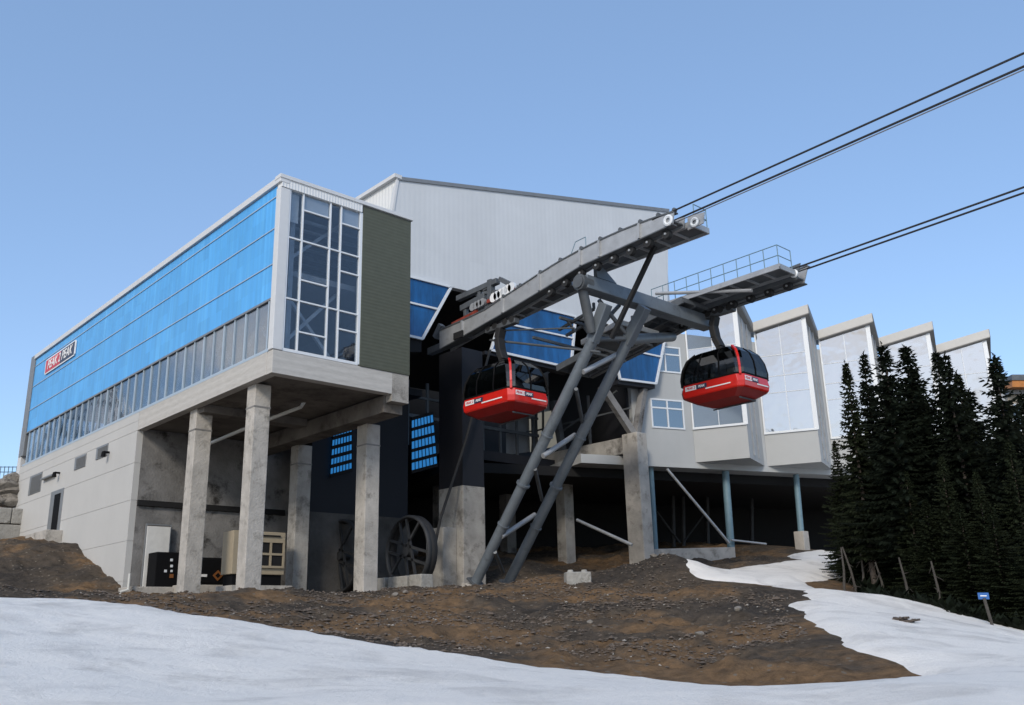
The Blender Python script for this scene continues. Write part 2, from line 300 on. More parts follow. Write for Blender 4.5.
def hbase(x,y):
    x=np.asarray(x,float); y=np.asarray(y,float); sh=x.shape; q=np.c_[x.ravel(),y.ravel()]; out=np.empty(len(q))
    for i in range(0,len(q),20000):
        k=q[i:i+20000]; d=np.linalg.norm(k[:,None,:]-c_[None,:,:2],axis=2); out[i:i+20000]=tps(d)@W_[:n_]+W_[n_]+k@W_[n_+1:]
    out=out.reshape(sh)
    for q_,A,sg in MND: out=out+A*np.exp(-((x-q_.x)**2+(y-q_.y)**2)/(2*sg*sg))
    rr=np.hypot(x-25,y-30); t=np.clip((rr-62)/50,0,1); t=t*t*(3-2*t)
    return out*(1-t)+t*(-6-.03*np.minimum(rr,900)+6*fbm(x,y,.01,3))
def hz(x,y): return float(hbase(np.array([x]),np.array([y]))[0])
def hit(px,py,lo=9,hi=75):
    prev=None
    D=np.arange(lo,hi,.5); pts=[onr((px,py),d) for d in D]; g=hbase(np.array([p.x for p in pts]),np.array([p.y for p in pts]))
    for i,p in enumerate(pts):
        if g[i]>p.z:
            return p
    return pts[-1]
def axis(lo,hi,st,far):
    a=list(np.arange(lo,hi,st)); s=st; v=hi
    while v<far: a.append(v); s*=1.22; v+=s
    s=st; v=lo-st; l=[]
    while v>-far: l.append(v); s*=1.22; v-=s
    return np.array(l[::-1]+a)
def inpoly(x,y,poly):
    c=np.zeros(x.shape,bool); n=len(poly)
    for i in range(n):
        x1,y1=poly[i]; x2,y2=poly[(i+1)%n]
        if y1==y2: continue
        t=((y1>y)!=(y2>y))&(x<(x2-x1)*(y-y1)/(y2-y1)+x1); c^=t
    return c
def sdist(x,y,poly):
    d=np.full(x.shape,1e9); n=len(poly)
    for i in range(n):
        a=np.array(poly[i]); b=np.array(poly[(i+1)%n]); ab=b-a; t=np.clip(((x-a[0])*ab[0]+(y-a[1])*ab[1])/(ab@ab+1e-9),0,1)
        d=np.minimum(d,np.hypot(x-a[0]-t*ab[0],y-a[1]-t*ab[1]))
    return np.where(inpoly(x,y,poly),d,-d)
def sheet(name,xs,ys,zf,mt,keep=None):
    X,Y=np.meshgrid(xs,ys); Z=zf(X,Y); nx,ny=len(xs),len(ys); idx=np.arange(nx*ny).reshape(ny,nx)
    q=np.stack([idx[:-1,:-1],idx[:-1,1:],idx[1:,1:],idx[1:,:-1]],-1)
    if keep is not None:
        k=keep(X,Y); kk=k[:-1,:-1]|k[1:,1:]|k[:-1,1:]|k[1:,:-1]; q=q[kk]
    q=q.reshape(-1,4); used=np.unique(q); mp=-np.ones(nx*ny,int); mp[used]=np.arange(len(used)); q=mp[q]
    V=np.c_[X.ravel(),Y.ravel(),Z.ravel()][used]; me=bpy.data.meshes.new(name); me.from_pydata(V.tolist(),[],q.tolist()); me.shade_smooth()
    me.materials.append(M[mt]); o=bpy.data.objects.new(name,me); COL.objects.link(o); tag(o,kind='structure'); return o
def border(pts): return [(hit(*p).x,hit(*p).y) for p in pts]
# bare dirt region in front: everything in the foreground except this is snow
dirt_poly=border([(0,599),(60,601),(120,607),(200,618),(300,633),(400,648),(480,659),(560,670),(640,680),(700,686),(780,691),(850,692),(908,686),(896,677),(862,661),(838,650),(818,637),(800,624),(792,613),(782,604)])
dirt_poly+=[tuple(onr((800,600),31.5)[:2]),tuple(onr((795,590),34.5)[:2]),tuple(onr((765,586.5),37)[:2]),tuple(onr((700,586.5),38)[:2])]
dirt_poly+=[tuple(onr(p,d)[:2]) for p,d in [((676,580),40),((690,566),43),((760,556),47),((830,548),54)]]
dirt_poly+=[(62,45),(80,100),(-60,100),(-50,60),(-6,33)]
xs=axis(-4,62,.16,2600); ys=axis(8,70,.16,2600)
RS=.12
def zdirt(X,Y):
    near=np.clip(1-(np.hypot(X-25,Y-35)-45)/20,0,1); s=sdist(X,Y,dirt_poly); rough=np.clip(s/1.2,0,1)
    return hbase(X,Y)+near*rough*(.30*fbm(X,Y,.55,4)+.20*fbm(X+9,Y,2.0,3))
sheet('dirt_ground',xs,ys,zdirt,'dirt')
trail=[tuple(onr(p,d)[:2]) for p,d in [((812,588),40),((842,574),44),((870,575),46),((905,606),40),((868,600),37),((830,592),37)]]
def snowd(X,Y):
    s=-sdist(X,Y,dirt_poly)+.38*fbm(X,Y,.9,5)+.10*fbm(X,Y,3.5,2)
    s=np.minimum(s,-sdist(X,Y,trail)+.3*fbm(X,Y,.8,3))
    # edge of the wood on the right: snow stops a few metres into the trees
    return s
def zsnow(X,Y):
    s=snowd(X,Y); t=np.clip((s+.12)/.9,0,1); return hbase(X,Y)-.14+.27*t**.7+.10*t*fbm(X,Y,.35,3)+.02*t*fbm(X,Y,2.5,2)
xs2=axis(-12,60,.25,400); ys2=axis(-8,60,.25,400)
sheet('snow_field',xs2,ys2,zsnow,'snow',keep=lambda X,Y:(snowd(X,Y)>-.5)&(np.hypot(X,Y)<160)&~((X>47)&(Y>31))&~((X>70)))
# patchy snow covered hill to the north, beyond the left frame edge
M['hill']=mat('patchy_snow_rock',(.75,.75,.75),.9,stain=((.05,.045,.04),.52,.55,.08),spec=.1)
hx_=np.arange(-150,-14,5.); hy_=np.arange(250,430,5.)
def zhill(X,Y): r=np.hypot((X+76)/55,(Y-340)/80); return -14+108*np.clip(1-r,0,1)**.8+12*fbm(X,Y,.03,4)*np.clip(1-r,0,1)
sheet('hill',hx_,hy_,zhill,'hill')
# ------------------------------------------------------------------ left wing
X0,X1,Y0,YE=16.60,23.28,31.94,65.5; ZS,ZT,ZW,ZR=9.83,10.83,13.03,18.42
W=empty('station_wing',(X0,Y0,1.4),'long blue sided station wing on concrete columns with an olive front panel','building')
# slab: front beam, side boards, soffit
b=MB(); b.box(X0+.02,X1,Y0,Y0+.45,ZS,ZT-.03); b.box(X0,X0+.4,Y0+.452,45.6,ZS,ZT-.03).build('slab_edge',mat('board_marked_edge',(.47,.455,.43),.9,var=.1,vscale=2,stretch=(1,1,6),ribs=((0,0,1),.33,.004),spec=.2),W,.02)
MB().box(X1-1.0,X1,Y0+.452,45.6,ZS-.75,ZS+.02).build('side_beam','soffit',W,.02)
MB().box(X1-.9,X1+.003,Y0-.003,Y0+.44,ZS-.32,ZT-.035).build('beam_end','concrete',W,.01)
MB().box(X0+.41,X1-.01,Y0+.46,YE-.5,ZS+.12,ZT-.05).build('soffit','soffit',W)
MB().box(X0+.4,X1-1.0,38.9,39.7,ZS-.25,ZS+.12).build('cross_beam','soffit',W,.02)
# lower white wall in courses with thin recessed joints
b=MB(); zz=[0.6,2.5,4.4,6.36,8.2,9.83]
for a,c in zip(zz,zz[1:]): b.box(X0,X0+.3,45.62,YE+.4,a+.012,c-.012)
b.box(X0+.02,X0+.28,45.64,YE+.38,.6,9.83).build('lower_wall','white_wall',W)
b=MB(); 
for a,c in zip((ZS,10.33),(10.33,ZT-.03)): b.box(X0,X0+.28,45.61,YE+.4,a+.008,c-.008)
b.box(X0+.015,X0+.27,45.61,YE+.38,ZS,ZT-.04).build('wall_band','white_wall',W)
# recess end wall
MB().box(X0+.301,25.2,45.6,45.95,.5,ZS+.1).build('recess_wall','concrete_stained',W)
MB().box(X0+.30,24.9,45.45,45.6,6.1,6.38).build('wall_rail','black',W,.01)
# back side of the wing and inner shell
MB().box(X1-.2,X1,Y0+.5,YE,ZT,ZR-.5).build('far_wall','interior',W)
MB().box(X0+.4,X1-.25,Y0+.5,YE,14.3,14.55).build('upper_floor','interior',W)
# blue cladding, four bands on the long side
for a,c in ((ZW,14.55),(14.55,16.15),(16.15,17.6),(17.6,18.12)):
    MB().box(X0+.02,X0+.12,Y0+.35,YE-.05,a+.02,c-.02).build('blue_panel','blue_panel',W)
b=MB()
for z in (14.55,16.15,17.6): b.box(X0-.015,X0+.1,Y0+.35,YE-.04,z-.022,z+.022)
b.build('panel_joint','strip_frame',W)
MB().box(X0+.12,X0+.3,Y0+.35,YE-.05,ZW,18.1).build('side_backing','interior',W)
MB().box(X0-.03,X0+.15,Y0+.34,YE,ZW-.07,ZW+.02).build('strip_head','grey_trim',W)
# parapet and roof
b=MB(); b.box(X0-.1,X0+.35,Y0-.1,YE+.05,18.121,ZR); b.build('parapet','white_trim',W,.02)
b=MB(); b.box(X0-.12,X1+.1,Y0-.14,Y0+.36,18.30,ZR+.05); b.build('parapet_cap','white_trim',W,.015)
MB().box(X0+.0,X0+4.0,Y0-.08,Y0+.3,17.93,18.30).build('front_flashing','corrugated',W)
MB().box(X0+.36,X1,Y0+.37,YE,17.9,18.2).build('roof','grey_trim',W)
# corner post, far trim
MB().box(X0-.03,X0+.42,Y0-.04,Y0+.34,ZT-.02,17.93).build('corner_post','white_trim',W,.02)
MB().box(X0-.06,X0+.3,YE-.04,YE+.9,11.5,18.45).build('end_trim','grey_trim',W,.02)
MB().box(X0-.03,X0+.3,YE+.41,YE+1.1,3.5,13.6).build('end_pier','white_trim',W,.02)
# green panel
MB().box(20.66,X1+.02,Y0-.05,Y0+.4,ZT-.04,18.28).build('olive_panel','green_panel',W,.02)
MB().box(X1-.05,X1+.015,Y0+.41,45,ZT,18.2).build('olive_return','green_panel',W)
# front glazing
XL,XR=X0+.43,20.60
def pane(name,x0,x1,z0,z1,y,mt,par): return MB().box(x0,x1,y,y+.02,z0,z1).build(name,mt,par)
cols=[XL,17.68,19.02,19.56,XR]; fr=MB(); t=.038
for x in cols[1:-1]: fr.box(x-t,x+t,Y0-.02,Y0+.12,ZT+.02,17.93)
fr.box(XR-.08,XR+.06,Y0-.03,Y0+.14,ZT+.02,17.93); fr.box(XL-.03,XL+.05,Y0-.02,Y0+.12,ZT+.02,17.93)
trans=[[15.76,13.07],[17.18,15.76,14.01,13.07,11.74],[15.3,13.07],[17.12,15.1,14.42,13.07,12.25]]
trans=[[15.45,13.07],[17.18,15.35,14.01,13.07,11.74],[15.25,13.07],[17.12,14.88,14.2,13.07,12.25]]
MAIN=15.76
trans=[[MAIN,13.07],[17.18,MAIN,14.01,13.07,11.74],[MAIN,13.07],[17.12,MAIN,14.88,13.07,12.25]]
fr.box(XL,XR,Y0-.015,Y0+.12,ZT-.03,ZT+.1)
cw=fr_parts=None
for i in range(4):
    a,c=cols[i]+t,cols[i+1]-t
    for z in trans[i]: fr.box(a,c,Y0-.018,Y0+.11,z-.034,z+.034)
cw=fr.build('corner_window_frame','frame',W,.008)
for i in range(4):
    a,c=cols[i]+t,cols[i+1]-t; zz=[ZT+.1]+sorted(trans[i])+[17.93]
    for z0,z1 in zip(zz,zz[1:]):
        pane('pane',a,c,z0+.03,z1-.03,Y0+.04,'pane_dark',cw)
# pale ceiling blind at head of the glazing and interior braces
b=MB(); b.box(17.74,18.96,Y0+.09,Y0+.11,17.22,17.9); b.box(19.62,XR-.1,Y0+.09,Y0+.11,17.16,17.9); b.box(XL+.06,17.6,Y0+.25,Y0+.27,16.6,17.9); b.build('blind','white_trim',W)
b=MB(); b.bar((17.2,Y0+1.2,11),(20.2,Y0+1.2,14.3),.14); b.bar((20.2,Y0+1.25,11),(17.2,Y0+1.25,14.3),.14); b.bar((17.2,Y0+1.2,14.8),(20.2,Y0+1.2,17.6),.14); b.bar((X0+.9,Y0+.6,10.8),(X0+.9,Y0+.6,17.8),.22)
for k in range(7): b.bar((X0+.5,Y0+1.2+k*.9,17.3),(X1-.3,Y0+1.2+k*.9,17.3),.12)
b.build('steel_brace','galv',W)
# side strip windows
sf=MB(); y=Y0+.5; ys_=[]; 
sf.box(X0-.01,X0+.12,Y0+.35,YE-.05,ZT-.05,ZT+.07)
k=0
while y<YE-.2:
    ys_.append(y); w=.05 if k%2 else .10; sf.box(X0-.005,X0+.14,y-w/2,y+w/2,ZT+.07,ZW-.07); y+=1.0 if k%2 else 1.02; k+=1
sfo=sf.build('strip_window_frame','strip_frame',W)
for a,c in zip(ys_,ys_[1:]): MB().box(X0+.05,X0+.07,a+.03,c-.03,ZT+.07,ZW-.07).build('pane','pane_side',sfo)
b=MB()
for q in range(9):
    yy=Y0+1.5+q*3.7; b.bar((X0+1.0,yy,11),(X0+1.0,yy+1.8,13),.1); b.bar((X0+1.0,yy+3.6,11),(X0+1.0,yy+1.8,13),.1)
b.box(X0+.9,X0+1.1,Y0+1,YE-1,10.9,11.1); b.build('truss','frame',W)
# columns
for i,(x,y,w,d) in enumerate(((16.9,33.8,.72,.72),(16.9,39.4,.78,.72),(23.05-.1,40.85,.8,.75),(22.95,34.7,.75,.8))):
    top=ZS if i<2 else ZS-.75
    b=MB().box(x,x+w,y,y+d,.6,top); b.build('column','concrete_pale' if i in(0,1,3) else 'concrete',W,.03)
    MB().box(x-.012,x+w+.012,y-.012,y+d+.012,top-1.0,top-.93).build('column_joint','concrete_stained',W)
# vents, lamps, door, pipes on lower wall
def rectx(name,px0,py0,px1,py1,X,dep,mt,par,bev=.01):
    a=onx((px0,py0),X); c=onx((px1,py1),X); return MB().box(X-dep,X+.05,min(a.y,c.y),max(a.y,c.y),min(a.z,c.z),max(a.z,c.z)).build(name,mt,par,bev)
for p in ((31,477,40.5,491),(76,458,85.5,466),(97.5,448,107.5,455.5)):
    v=rectx('vent',*p,X0,.05,'grey_trim',W); rectx('louvre',p[0]+1,p[1]+1,p[2]-1,p[3]-1,X0-.051,.02,'louvre',v,0)
for p in ((60,473),(109.5,452.5)):
    P=onx(p,X0); b=MB(); b.cyl(P,P+Vector((-.3,0,0)),.06); l=b.build('wall_lamp','black_paint',W); MB().cyl(P+Vector((-.3,0,-.25)),P+Vector((-.3,0,.02)),.13,.09).build('lamp_head','black_paint',l,smooth=True)
a=onx((44.5,479.6),X0); c=onx((55.5,481.5),X0); MB().box(X0-.25,X0,c.y,a.y,a.z-.05,a.z+.03).build('door_canopy','grey_trim',W)
a=onx((64.5,487.5),X0); c=onx((55,532),X0)
dfr=MB().box(X0-.03,X0+.1,a.y,a.y+2.3,c.z,a.z).build('doorway','grey_trim',W,.01)
MB().box(X0-.05,X0-.031,a.y+.45,a.y+1.5,c.z,a.z-.25).build('door_leaf','black_paint',dfr,.005)
MB().box(X0-.9,X0,a.y-.6,a.y+3.2,c.z-.9,c.z-.02).build('door_step','concrete_pale',W,.03)
# drain pipe under the soffit
b=MB(); b.path([ony((205,445.5),42),ony((240.6,430.5),39.6),ony((270,418.8),37.8),ony((301,407),36.2),ony((304,402),36.1),ony((309,399),35.9),ony((310,393),35.8)],.085); b.build('drain_pipe','pvc',W,smooth=True)
# sign on the blue side
a=onx((44,377),X0-.03); c=onx((76,348),X0-.03)
A=onx((45.5,378.5),X0); B=onx((74.5,356.5),X0); hh=onx((45.5,367),X0).z-A.z
yA,yB=A.y,B.y; zc=16.92; L_=abs(yA-yB)
S_=empty('station_sign',(X0,(yA+yB)/2,zc-.55),'white rimmed red and navy sign at the far end of the blue side wall','sign')
def capsule(y0,y1,z0,z1,c=.12): return [(y0,z0+c),(y0+c,z0),(y1-c,z0),(y1,z0+c),(y1,z1-c),(y1-c,z1),(y0+c,z1),(y0,z1-c)]
def sp(y0,y1,z0,z1,x,th,name,mt,par): 
    pts=[Vector((x,q[0],q[1])) for q in capsule(y0,y1,z0,z1)]; return MB().prism(pts,(-th,0,0)).build(name,mt,par)
sb=sp(min(yA,yB)-.15,max(yA,yB)+.15,zc-.50,zc+.50,X0-.005,.06,'sign_board','white',S_)
ym=(yA+yB)/2; lo,hi=min(yA,yB),max(yA,yB)
MB().box(X0-.08,X0-.067,ym-.2,hi-.0,zc-.42,zc+.42).build('red_half','sign_red',sb)
MB().box(X0-.08,X0-.067,lo+.0,ym-.2,zc-.42,zc+.42).build('navy_half','sign_navy',sb)
text('PEAK 2 PEAK',L_*.15,(X0-.085,ym,zc),(0,-1,0),(0,0,1),'white','lettering',sb,.01,shear=.2,bold=.012)
# ------------------------------------------------------------------ hall
HT=empty('station_hall',(26.2,37.2,1.8),'tall pale ribbed metal hall with deep blue slanted glazing over the dark cable car opening','building')
def hp(p,back=0): P=onp(p,(H_P[0],H_P[1]+back),H_D); return P
HN=Vector((-H_D.y,H_D.x,0))   # into the building
def hpoly(name,pts,th,mt,front=0,par=HT): return MB().prism([hp(p)-HN*front for p in pts],HN*th).build(name,mt,par)
hpoly('front_wall',[(397.5,178.6),(668.3,211),(667.4,338),(409,277),(380,270),(392,215)],.4,'hall_metal')
hpoly('roof_trim',[(397,176.8),(668.6,209.3),(668.6,212.5),(397,180.3)],.5,'grey_trim',.08)
hpoly('corner_trim',[(396.4,177.5),(399,178),(396,196),(393.3,215),(391,215),(394,196)],.15,'white_trim',.06)
TL=hp((397.5,178.6)); TR=hp((668,211)); 
P2=onx((363,198),TL.x)
MB().prism([TL+Vector((-.02,.1,0)),TL+Vector((-.02,.1,-9)),Vector((TL.x,P2.y+12,TL.z-9)),Vector((TL.x,P2.y+12,TL.z+.1))],(.35,0,0)).build('side_wall','hall_side',HT)
b=MB(); b.prism([TL+Vector((-.25,-.1,.0)),TL+Vector((-.25,-.1,.22)),TL+Vector((-.25,16,.22)),TL+Vector((-.25,16,0))],(.5,0,0)); b.build('eave_trim','white_trim',HT)
MB().prism([TL+Vector((0,.3,-.15)),TR+Vector((0,.3,-.15)),TR+Vector((1,16,-.15)),TL+Vector((0,16,-.15))],(0,0,.25)).build('roof','grey_trim',HT)
# right flank of the hall
MB().prism([TR+Vector((-.3,.4,-.2)),TR+Vector((-.3,.4,-12.9)),TR+Vector((.6,16,-12.9)),TR+Vector((.6,16,-.2))],(.25,0,0)).build('flank_wall','hall_metal',HT)
# opening: dark interior shell
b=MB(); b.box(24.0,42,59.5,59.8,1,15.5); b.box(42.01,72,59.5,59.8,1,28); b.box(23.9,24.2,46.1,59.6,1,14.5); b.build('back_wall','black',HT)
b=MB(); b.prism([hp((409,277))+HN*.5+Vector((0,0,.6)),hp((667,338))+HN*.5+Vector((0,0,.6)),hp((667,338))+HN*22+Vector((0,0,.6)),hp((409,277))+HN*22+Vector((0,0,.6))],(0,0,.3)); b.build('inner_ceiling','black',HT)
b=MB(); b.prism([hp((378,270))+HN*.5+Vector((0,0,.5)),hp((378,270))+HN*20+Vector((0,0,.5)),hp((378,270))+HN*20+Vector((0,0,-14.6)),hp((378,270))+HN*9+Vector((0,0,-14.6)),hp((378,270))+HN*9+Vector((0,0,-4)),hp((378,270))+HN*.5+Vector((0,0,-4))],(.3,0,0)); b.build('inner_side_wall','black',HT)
b=MB(); b.box(31.9,46.5,42.4,59,9.9,10.5); b.box(24.3,31.9,42.4,59,13.2,13.6); b.build('inner_floor','navy',HT)
# glazing
def glaze(pts,tr):
    g=hpoly('blue_glazing',pts,.12,'blue_glass',.05)
    fb=MB(); P=[hp(p)-HN*.1 for p in pts]; n=len(P)
    for i in range(n): fb.bar(P[i],P[(i+1)%n],.13,.13)
    fb.bar(hp(tr[0])-HN*.1,hp(tr[1])-HN*.1,.1,.1); fb.build('glazing_frame','frame',g); return g
glaze([(400,275),(450,287.5),(421.3,339.5),(398,334)],[(400,301),(438,310)])
glaze([(505,300),(574.5,317),(569.8,368.5),(490,350.5)],[(493,321.5),(572,338.5)])
glaze([(608,325),(664,338),(655,384),(619,379.5)],[(612,347),(660,357.2)])
hpoly('glazing_sill',[(485,350.5),(570,369),(570,373),(485,354)],.6,'navy',.0)
hpoly('glazing_sill',[(618,380),(655,384.5),(655,388.5),(618,384)],.6,'navy',.0)
hpoly('lintel_panel',[(398,335),(421.5,340),(421.5,352),(398,352)],.5,'black')
# portal pier (concrete below, navy above)
A=ony((463,500),35.9); Bq=ony((485,500),35.9); cz=ony((463,485),35.9).z
MB().box(A.x,Bq.x,35.9,37.9,.8,cz).build('pier_base','concrete',HT,.04)
MB().box(A.x+.02,Bq.x-.02,35.92,37.88,cz,14.3).build('pier_shaft','navy',HT)
MB().box(A.x-.9,A.x-.002,36.4,37.8,.8,cz-2.1).build('pier_foot','concrete',HT,.04)
# recessed navy wall with concrete plinth
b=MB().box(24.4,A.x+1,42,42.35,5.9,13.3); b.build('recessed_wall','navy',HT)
M['concrete_shaded']=mat('shaded_concrete',(.085,.08,.075),.92,var=.35,vscale=.7,bump=.3,bscale=9,spec=.2)  # darker copy of the stained concrete; recess shade put into the colour
MB().box(24.4,A.x+1,41.9,42.35,.8,5.9).build('recessed_plinth','concrete_shaded',HT)
def wy(pts,Y,name,mt,par,th=.03): return MB().prism([ony(p,Y) for p in pts],(0,-th,0)).build(name,mt,par)
def lattice(tl,tr,br,bl,Y,rows,cols_,par):
    w=wy([tl,tr,br,bl],Y,'lattice_window','blue_glow',par); fb=MB(); 
    q=lambda u,v: tuple((tl[k]*(1-u)+tr[k]*u)*(1-v)+(bl[k]*(1-u)+br[k]*u)*v for k in (0,1))
    for i in range(rows+1): fb.bar(ony(q(0,i/rows),Y-.08),ony(q(1,i/rows),Y-.08),.1,.19)
    for j in range(cols_+1): fb.bar(ony(q(j/cols_,0),Y-.06),ony(q(j/cols_,1),Y-.06),.035)
    fb.build('lattice_frame','black',w)
lattice((411.5,419),(433,413),(437.5,465),(411.5,472),41.99,5,7,HT)
lattice((333,429),(352,424),(352,470),(330,476),41.85,5,7,HT)
MB().box(23.3,26.5,46.0,46.2,1,13.5).build('inner_partition','black',HT)
# concrete frame on the right of the opening
cx=42.8
p=hp((633,578)); 
fo=MB().box(cx,cx+.95,35.2,36.4,1.5,onx((625,434),cx).z); fo.build('frame_column','concrete_pale',HT,.04)
zt=onx((625,436),cx).z
MB().box(cx+.1,cx+.85,36.4,48,zt-1.05,zt-.02).build('frame_beam','concrete',HT,.03)
MB().box(cx+.05,cx+.9,41.6,42.4,2.5,zt-1.05).build('frame_column','concrete',HT,.03)
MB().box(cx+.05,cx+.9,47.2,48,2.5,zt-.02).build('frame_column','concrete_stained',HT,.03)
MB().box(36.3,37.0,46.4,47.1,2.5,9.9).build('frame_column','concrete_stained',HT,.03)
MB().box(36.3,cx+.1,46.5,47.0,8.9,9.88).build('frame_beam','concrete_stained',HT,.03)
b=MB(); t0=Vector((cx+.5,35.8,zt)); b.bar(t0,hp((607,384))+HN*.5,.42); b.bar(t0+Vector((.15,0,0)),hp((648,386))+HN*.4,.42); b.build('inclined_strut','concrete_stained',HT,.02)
b=MB(); b.bar((cx+.4,41.9,zt-.1),(cx-.3,41.9,14.4),.4); b.bar((cx+.5,44.5,zt),(cx+.5,44.5,14.4),.16); b.bar((cx+.5,39.5,zt),(cx+.5,39.5,14.4),.14); b.bar((cx+.5,42,12.4),(cx+.5,37,14.2),.12); b.bar((cx+.5,36,12.9),(cx+.5,46,12.9),.1); b.build('strut','galv_dark',HT)
# interior fittings dimly seen in the opening
b=MB()
for k in range(8): b.bar((32+k*1.5,44,10.5),(32+k*1.5,44,14.6),.15)
b.bar((31.5,44,12.4),(43,44,12.4),.2); b.bar((31.5,44,13.6),(43,44,13.6),.14); b.build('interior_steel','galv_dark',HT)
wy([(529,415),(559,409),(557,446),(530,452)],44.6,'frosted_pane','pale_glow',HT)
b=MB().bar(ony((543,410),44.4),ony((543,452),44.4),.12); b.bar(ony((527,432),44.4),ony((560,426),44.4),.1); b.bar(ony((536,410),44.4),ony((533,452),44.4),.2); b.build('pane_mullion','galv_dark',HT)
wy([(506,389),(529,386),(529,452),(506,455)],44.65,'inner_panel','interior',HT)
# pale panel of the next building seen under the beam is built with that building
# bracing bar lying under the hall
b=MB(); b.cyl(onr((577,520),52),onr((632,545),50),.09); b.build('tie_rod','galv',HT)
# machinery: sheave frames
# ------------------------------------------------------------------ cableway structure
LX,LX2,RX,RX2=27.5,28.2,35.95,36.6
CW=empty('cableway_tower',(29.9,34.2,1.8),'grey inclined steel tower legs carrying two long cable car tracks out of the hall','cableway structure')
def web(X,top,bot,th,name,mt='galv',ribpx=None):
    pts=[onx(p,X) for p in top]+[onx(p,X) for p in reversed(bot)]
    w=MB().prism([p+Vector((-th/2,0,0)) for p in pts],(th,0,0)).build(name,mt,CW)
    f=MB()
    T=[onx(p,X) for p in top]; Bm=[onx(p,X) for p in bot]
    for a,c in zip(T,T[1:]): f.bar(a+Vector((.1,0,.03)),c+Vector((.1,0,.03)),.34,.06)
    for a,c in zip(Bm,Bm[1:]): f.bar(a+Vector((.1,0,-.03)),c+Vector((.1,0,-.03)),.30,.05)
    f.build('flange','galv_dark',w); return w,T,Bm
topL=[(674,212.5),(658,217.5),(640,224),(620,232),(600,241),(581,250.6),(560,262),(540,274.3),(520,287.5),(503,298.5),(486,310),(463,321),(440,331)]
botL=[(673,223.5),(658,230.5),(640,238.8),(620,248),(600,257),(581,265.5),(560,278.5),(540,291),(520,303),(503,313),(486,322.6),(463,336),(440,349)]
wL,TLp,BLp=web(LX,topL,botL,.06,'track_girder')
# stiffeners and end ring
for i in (2,4,5,7,9,11): MB().bar(TLp[i]+Vector((-.06,0,0)),BLp[i]+Vector((-.06,0,0)),.12,.10).build('stiffener','galv',wL)
Pe=onx((668,220.3),LX-.08); MB().ring(Pe,(1,0,0),.17,.075,20,6,w=.05).build('rope_guide','frame',wL,smooth=True)
def shifted(src,dx,name,mt='galv'):
    o=MB().prism([p+Vector((dx-.03,0,0)) for p in src[0]+src[1][::-1]],(.06,0,0)).build(name,mt,CW); return o
shifted((TLp,BLp),LX2-LX,'track_girder')
MB().prism([Vector((LX2+.05,p.y-.9,p.z-.08)) for p in (TLp[0],TLp[1],BLp[1],BLp[0])],(.06,0,0)).build('end_plate','galv',CW)
MB().ring((LX2-.02,TLp[0].y-.45,TLp[0].z-.38),(1,0,0),.15,.06,20,6).build('rope_guide','frame',CW,smooth=True)
# underside plates, track soffit between webs
b=MB()
for a,c in zip(BLp[:-1],BLp[1:]): b.slab(a+Vector((.05,0,.12)),Vector((LX2-LX-.1,0,0)),c-a,Vector((0,0,.05)))
b.build('track_deck','galv_dark',CW)
# saddle rope shoes on top
b=MB()
for k in range(11):
    i=k; p=TLp[i]
    b.cyl(p+Vector((-.02,0,.12)),p+Vector((.12,0,.12)),.09,n=10)
b.build('rope_shoe','galv_dark',CW)
# rollers under
def rollers(Bp,X,n0,n1,step,r=.2,z=-.22):
    for k in range(n1):
        t=k*step; i=0; 
        yy=Bp[0].y+.5+t
        for a,c in zip(Bp,Bp[1:]):
            if a.y<=yy<=c.y:
                zz=a.z+(c.z-a.z)*(yy-a.y)/(c.y-a.y); w=MB().cyl((X+.12,yy,zz+z),(X+.34,yy,zz+z),r,n=16).build('guide_roller','rubber',CW,smooth=True)
                MB().cyl((X+.08,yy,zz+z),(X+.38,yy,zz+z),.05,n=10).build('hub','galv',w); break
rollers(BLp,LX,0,8,.95)
# left walkway
def walkway(x0,x1,ya,yb,za,zb,name):
    w=MB(); n=int((yb-ya)/.9); 
    f=lambda y: za+(zb-za)*(y-ya)/(yb-ya)
    w.slab((x0,ya,f(ya)),(x1-x0,0,0),(0,yb-ya,zb-za),(0,0,.05)); o=w.build(name,'galv_dark',CW)
    e=MB(); 
    for x in (x0,x1): e.bar((x,ya,f(ya)+.0),(x,yb,f(yb)+.0),.07,.24)
    e.bar((x0,ya,f(ya)),(x1,ya,f(ya)),.07,.24)
    for k in range(n+1): y=ya+k*(yb-ya)/n; e.bar((x0,y,f(y)-.06),(x1,y,f(y)-.06),.06,.1)
    e.build('edge_channel','galv',o); return o,f
wa,wb_=onx((709,233.5),29.5),onx((604,272.5),29.5); wl,fl=walkway(28.35,29.5,wa.y,wb_.y,wa.z+.1,wb_.z+.1,'walkway')
wa,wb_=onx((584,289),29.2),onx((498,330),29.2); wl2,fl2=walkway(28.35,29.2,wa.y,wb_.y,wa.z+.1,wb_.z+.1,'walkway')
wy0=onx((709,233.5),29.5).y+.03
def railing(x,ya,yb,f,endx=None,h=1.05,r=.022,par=None,n=None):
    b=MB(); n=n or max(2,int((yb-ya)/1.05)); 
    for k in range(n+1): y=ya+k*(yb-ya)/n; b.cyl((x,y,f(y)),(x,y,f(y)+h),r,n=6)
    for q in (.52,1.): b.cyl((x,ya,f(ya)+h*q),(x,yb,f(yb)+h*q),r,n=6)
    if endx is not None:
        for q in (.52,1.): b.cyl((x,ya,f(ya)+h*q),(endx,ya,f(ya)+h*q),r,n=6)
        b.cyl((endx,ya,f(ya)),(endx,ya,f(ya)+h),r,n=6)
    return b.build('railing','blue_steel',par or CW,smooth=True)
b=railing(29.45,wy0,wy0+1.1,fl,28.6,.95,par=wl,n=2)
